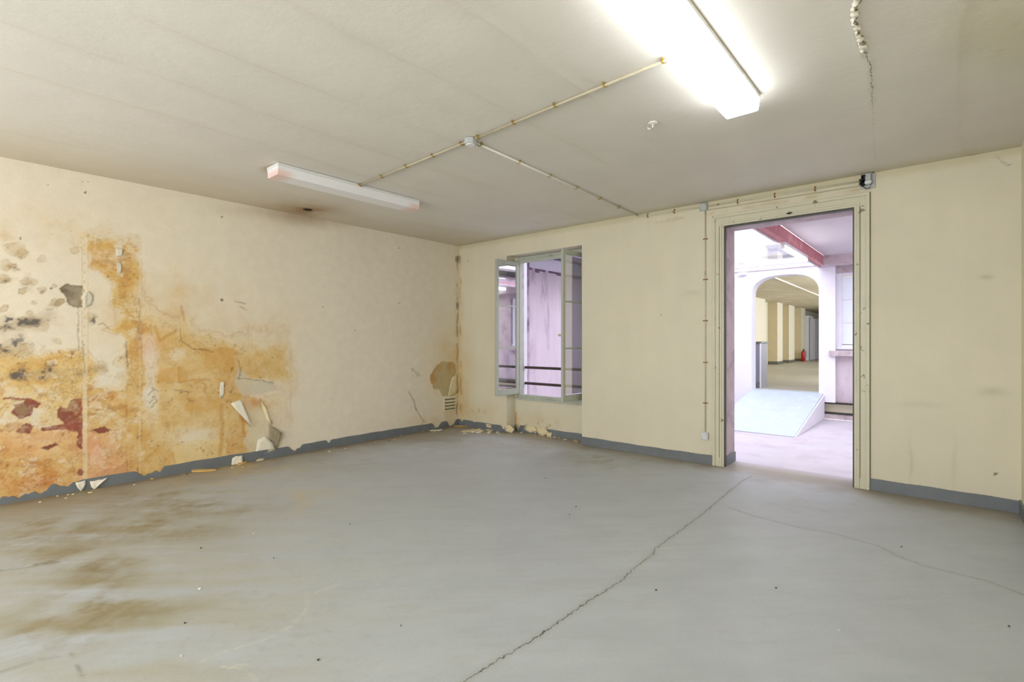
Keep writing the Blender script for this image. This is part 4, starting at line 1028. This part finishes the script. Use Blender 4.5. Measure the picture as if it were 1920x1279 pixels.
flap('thin white strip of plaster in the middle of the ochre stain', [(412, 718), (420, 716), (419, 744), (412, 748)], [.004, .004, .003, .003], M_PAPERW)
flap('cream blister of plaster in the back left corner', [(846, 708), (856, 703), (858, 735), (846, 744), (838, 743)], [.01, .006, .004, .008, .012], M_PAPERF)

# ceiling: curled paint edge along the crack
bm = bmesh.new(); prev = None
path = [(1612, -12), (1604, 15), (1604, 40), (1612, 60), (1616, 78), (1621, 95)]
NP = 90
pts3 = [on_z(*p, H) for p in path]
for i in range(NP+1):
    t = i/NP*(len(path)-1); k = min(int(t), len(path)-2); p = pts3[k].lerp(pts3[k+1], t-k)
    amp = .003+.014*abs(math.sin(i*.45))**2*rng.uniform(.5, 1.2)
    if i in (0, NP): amp = .004
    ring = [bm.verts.new(p+Vector((-.025, .0, -.003))), bm.verts.new(p+Vector((-.010, rng.uniform(-.004, .004), -.006-amp*.3))), bm.verts.new(p+Vector((.014*math.sin(i*.33)+rng.uniform(-.003, .006), rng.uniform(-.004, .004), -.006-amp)))]
    if prev: bm.faces.new((prev[0], ring[0], ring[1], prev[1])); bm.faces.new((prev[1], ring[1], ring[2], prev[2]))
    prev = ring
me = bpy.data.meshes.new('peeling_paint'); bm.to_mesh(me); bm.free()
for p in me.polygons: p.use_smooth = True
o = link_mesh('peeling_paint', me, M_PAPERW); o.modifiers.new('s', 'SOLIDIFY').thickness = .0015
tag(o, 'curled paint edge along the ceiling crack right of the glowing light', 'peeling paint')

# ------------------------------------------------------------------ debris
def flake(p, r, m, label, group, name='plaster_flake', thick=.004, sq=1.0, cat='debris'):
    bm = bmesh.new(); n = rng.randint(6, 9); ang = rng.uniform(0, 6.28)
    out = []
    for k in range(n):
        a = 2*math.pi*k/n; rr = r*rng.uniform(.6, 1.15); x = rr*math.cos(a); y = rr*math.sin(a)*sq
        out.append((x*math.cos(ang)-y*math.sin(ang), x*math.sin(ang)+y*math.cos(ang)))
    top = [bm.verts.new((x*.92, y*.92, thick+rng.uniform(0, .012)*min(1, r/.05))) for x, y in out]
    bot = [bm.verts.new((x, y, .0)) for x, y in out]
    c_ = bm.verts.new((0, 0, thick*1.5)); cb_ = bm.verts.new((0, 0, 0))
    for k in range(n):
        j = (k+1) % n; bm.faces.new((top[k], top[j], c_)); bm.faces.new((bot[k], bot[j], top[j], top[k])); bm.faces.new((bot[j], bot[k], cb_))
    bmesh.ops.recalc_face_normals(bm, faces=bm.faces)
    me = bpy.data.meshes.new(name); bm.to_mesh(me); bm.free()
    o = link_mesh(name, me, m, loc=(p.x, p.y, .002)); tag(o, label, cat, group); return o
def onfl(px, py):
    p = on_z(px, py, 0); p.x = max(p.x, XL+.03); p.y = min(p.y, (NY if NX0 < p.x < NX1 else YB)-.03); return p
flake(onfl(880, 809), .17, M_PAPERF, 'largest pale paint sheet lying on the floor in the back corner', None, sq=.5)
flake(onfl(862, 800), .12, M_OCHREP, 'yellowish paint sheet close against the back left corner', None, sq=.6)
flake(onfl(897, 812), .06, M_PAPERW, 'white flake at the right end of the corner paint sheets', None)
flake(onfl(818, 808), .09, M_PAPERW, 'white flake by the left wall baseboard near the corner vent', None, sq=.5)
flake(onfl(450, 868), .14, M_OCHREP, 'ochre paper strip lying along the stained wall', None, sq=.35)
flake(onfl(380, 884), .15, M_OCHREP, 'yellow paper strip lying nearest the camera along the stained wall', None, sq=.3)
flake(onfl(486, 862), .09, M_PAPERF, 'pale paper scrap on the floor below the torn wallpaper', None, sq=.4)
for i in range(22):
    px, py = rng.uniform(868, 940), rng.uniform(803, 815)
    flake(onfl(px, py), rng.uniform(.012, .035), rng.choice([M_PAPERW, M_PAPERF, M_PAPERW]), 'small loose paint flake on the floor in the back left corner', 'small flakes in the back corner')
for i in range(26):
    s = rng.uniform(.6, 5.2); p = Vector((XL+rng.uniform(.03, .25), s, 0))
    flake(p, rng.uniform(.006, .018), rng.choice([M_PAPERF, M_OCHREP, M_DEBDARK, M_PAPERF]), 'small crumb of paint on the floor along the stained left wall', 'crumbs along the left wall', name='paint_crumb')
for i in range(16):
    p = Vector((rng.uniform(NX0+.1, NX1-.1), NY-rng.uniform(.03, .12), 0))
    flake(p, rng.uniform(.01, .03), rng.choice([M_PAPERF, M_OCHREP]), 'small crumb of plaster on the floor under the window', 'crumbs under the window', name='plaster_crumb')
for px, py, r, m in [(374, 1106, .013, M_PAPERW), (347, 1170, .008, M_DEBDARK), (597, 1239, .008, M_DEBDARK), (377, 1029, .009, M_DEBDARK), (513, 1048, .005, M_DEBDARK), (1080, 951, .009, M_DEBDARK), (1068, 966, .007, M_DEBDARK),
                     (1230, 1108, .008, M_DEBDARK), (1455, 1104, .008, M_DEBDARK), (1573, 1184, .008, M_PAPERW), (1023, 898, .008, M_DEBDARK), (475, 1002, .006, M_PAPERW), (340, 1232, .006, M_PAPERW), (752, 1175, .005, M_DEBDARK), (656, 984, .006, M_DEBDARK), (1690, 1027, .007, M_DEBDARK), (1892, 1176, .007, M_DEBDARK)]:
    d_ = m is M_DEBDARK
    flake(on_z(px, py, 0), r*.7, m, 'tiny dark speck of grit on the open grey floor' if d_ else 'tiny white plaster crumb on the open grey floor', 'dark grit specks on the floor' if d_ else 'white crumbs on the open floor', name='grit_speck' if d_ else 'plaster_crumb')
# white plaster scraps hanging over the skirting
for pts, lb in [([(141, 905), (160, 901), (158, 912), (152, 920), (146, 916)], 'white plaster scrap over the baseboard left of the pale joint strip'),
                ([(168, 903), (190, 899), (200, 896), (186, 908), (176, 917), (170, 913)], 'white plaster scrap over the baseboard right of the pale joint strip'),
                ([(434, 860), (441, 856), (453, 855), (453, 868), (446, 874), (432, 873)], 'white plaster scrap bridging baseboard and floor below the ochre stain')]:
    flap(lb, pts, [.015]*3+[.028]*(len(pts)-3), M_PAPERW, name='plaster_scrap', thick=.005)

for k, (pts, l) in enumerate([([(984, 797), (1002, 799), (1008, 808), (996, 812), (985, 806)], 'left'), ([(1006, 802), (1022, 803), (1030, 812), (1018, 818), (1008, 811)], 'middle'), ([(1024, 810), (1036, 812), (1034, 821), (1028, 822)], 'right')]):
    flap(l+'most of the three crumbled plaster scabs over the baseboard below the window' if k != 1 else 'middle one of the three crumbled plaster scabs over the baseboard below the window', pts, [.010]+[.015]*(len(pts)-1), M_PAPERF, name='plaster_scrap', plane='back', thick=.006, yb=NY)
flap('cracked plaster scab at the foot of the niche left edge', [(946, 800), (956, 797), (965, 806), (961, 812), (949, 809)], [.012]*5, M_PAPERF, name='plaster_scrap', plane='back', thick=.006)
flap('small plaster scab on the baseboard between corner and window niche', [(912, 795), (922, 797), (921, 803), (914, 801)], [.012]*4, M_PAPERF, name='plaster_scrap', plane='back', thick=.005)
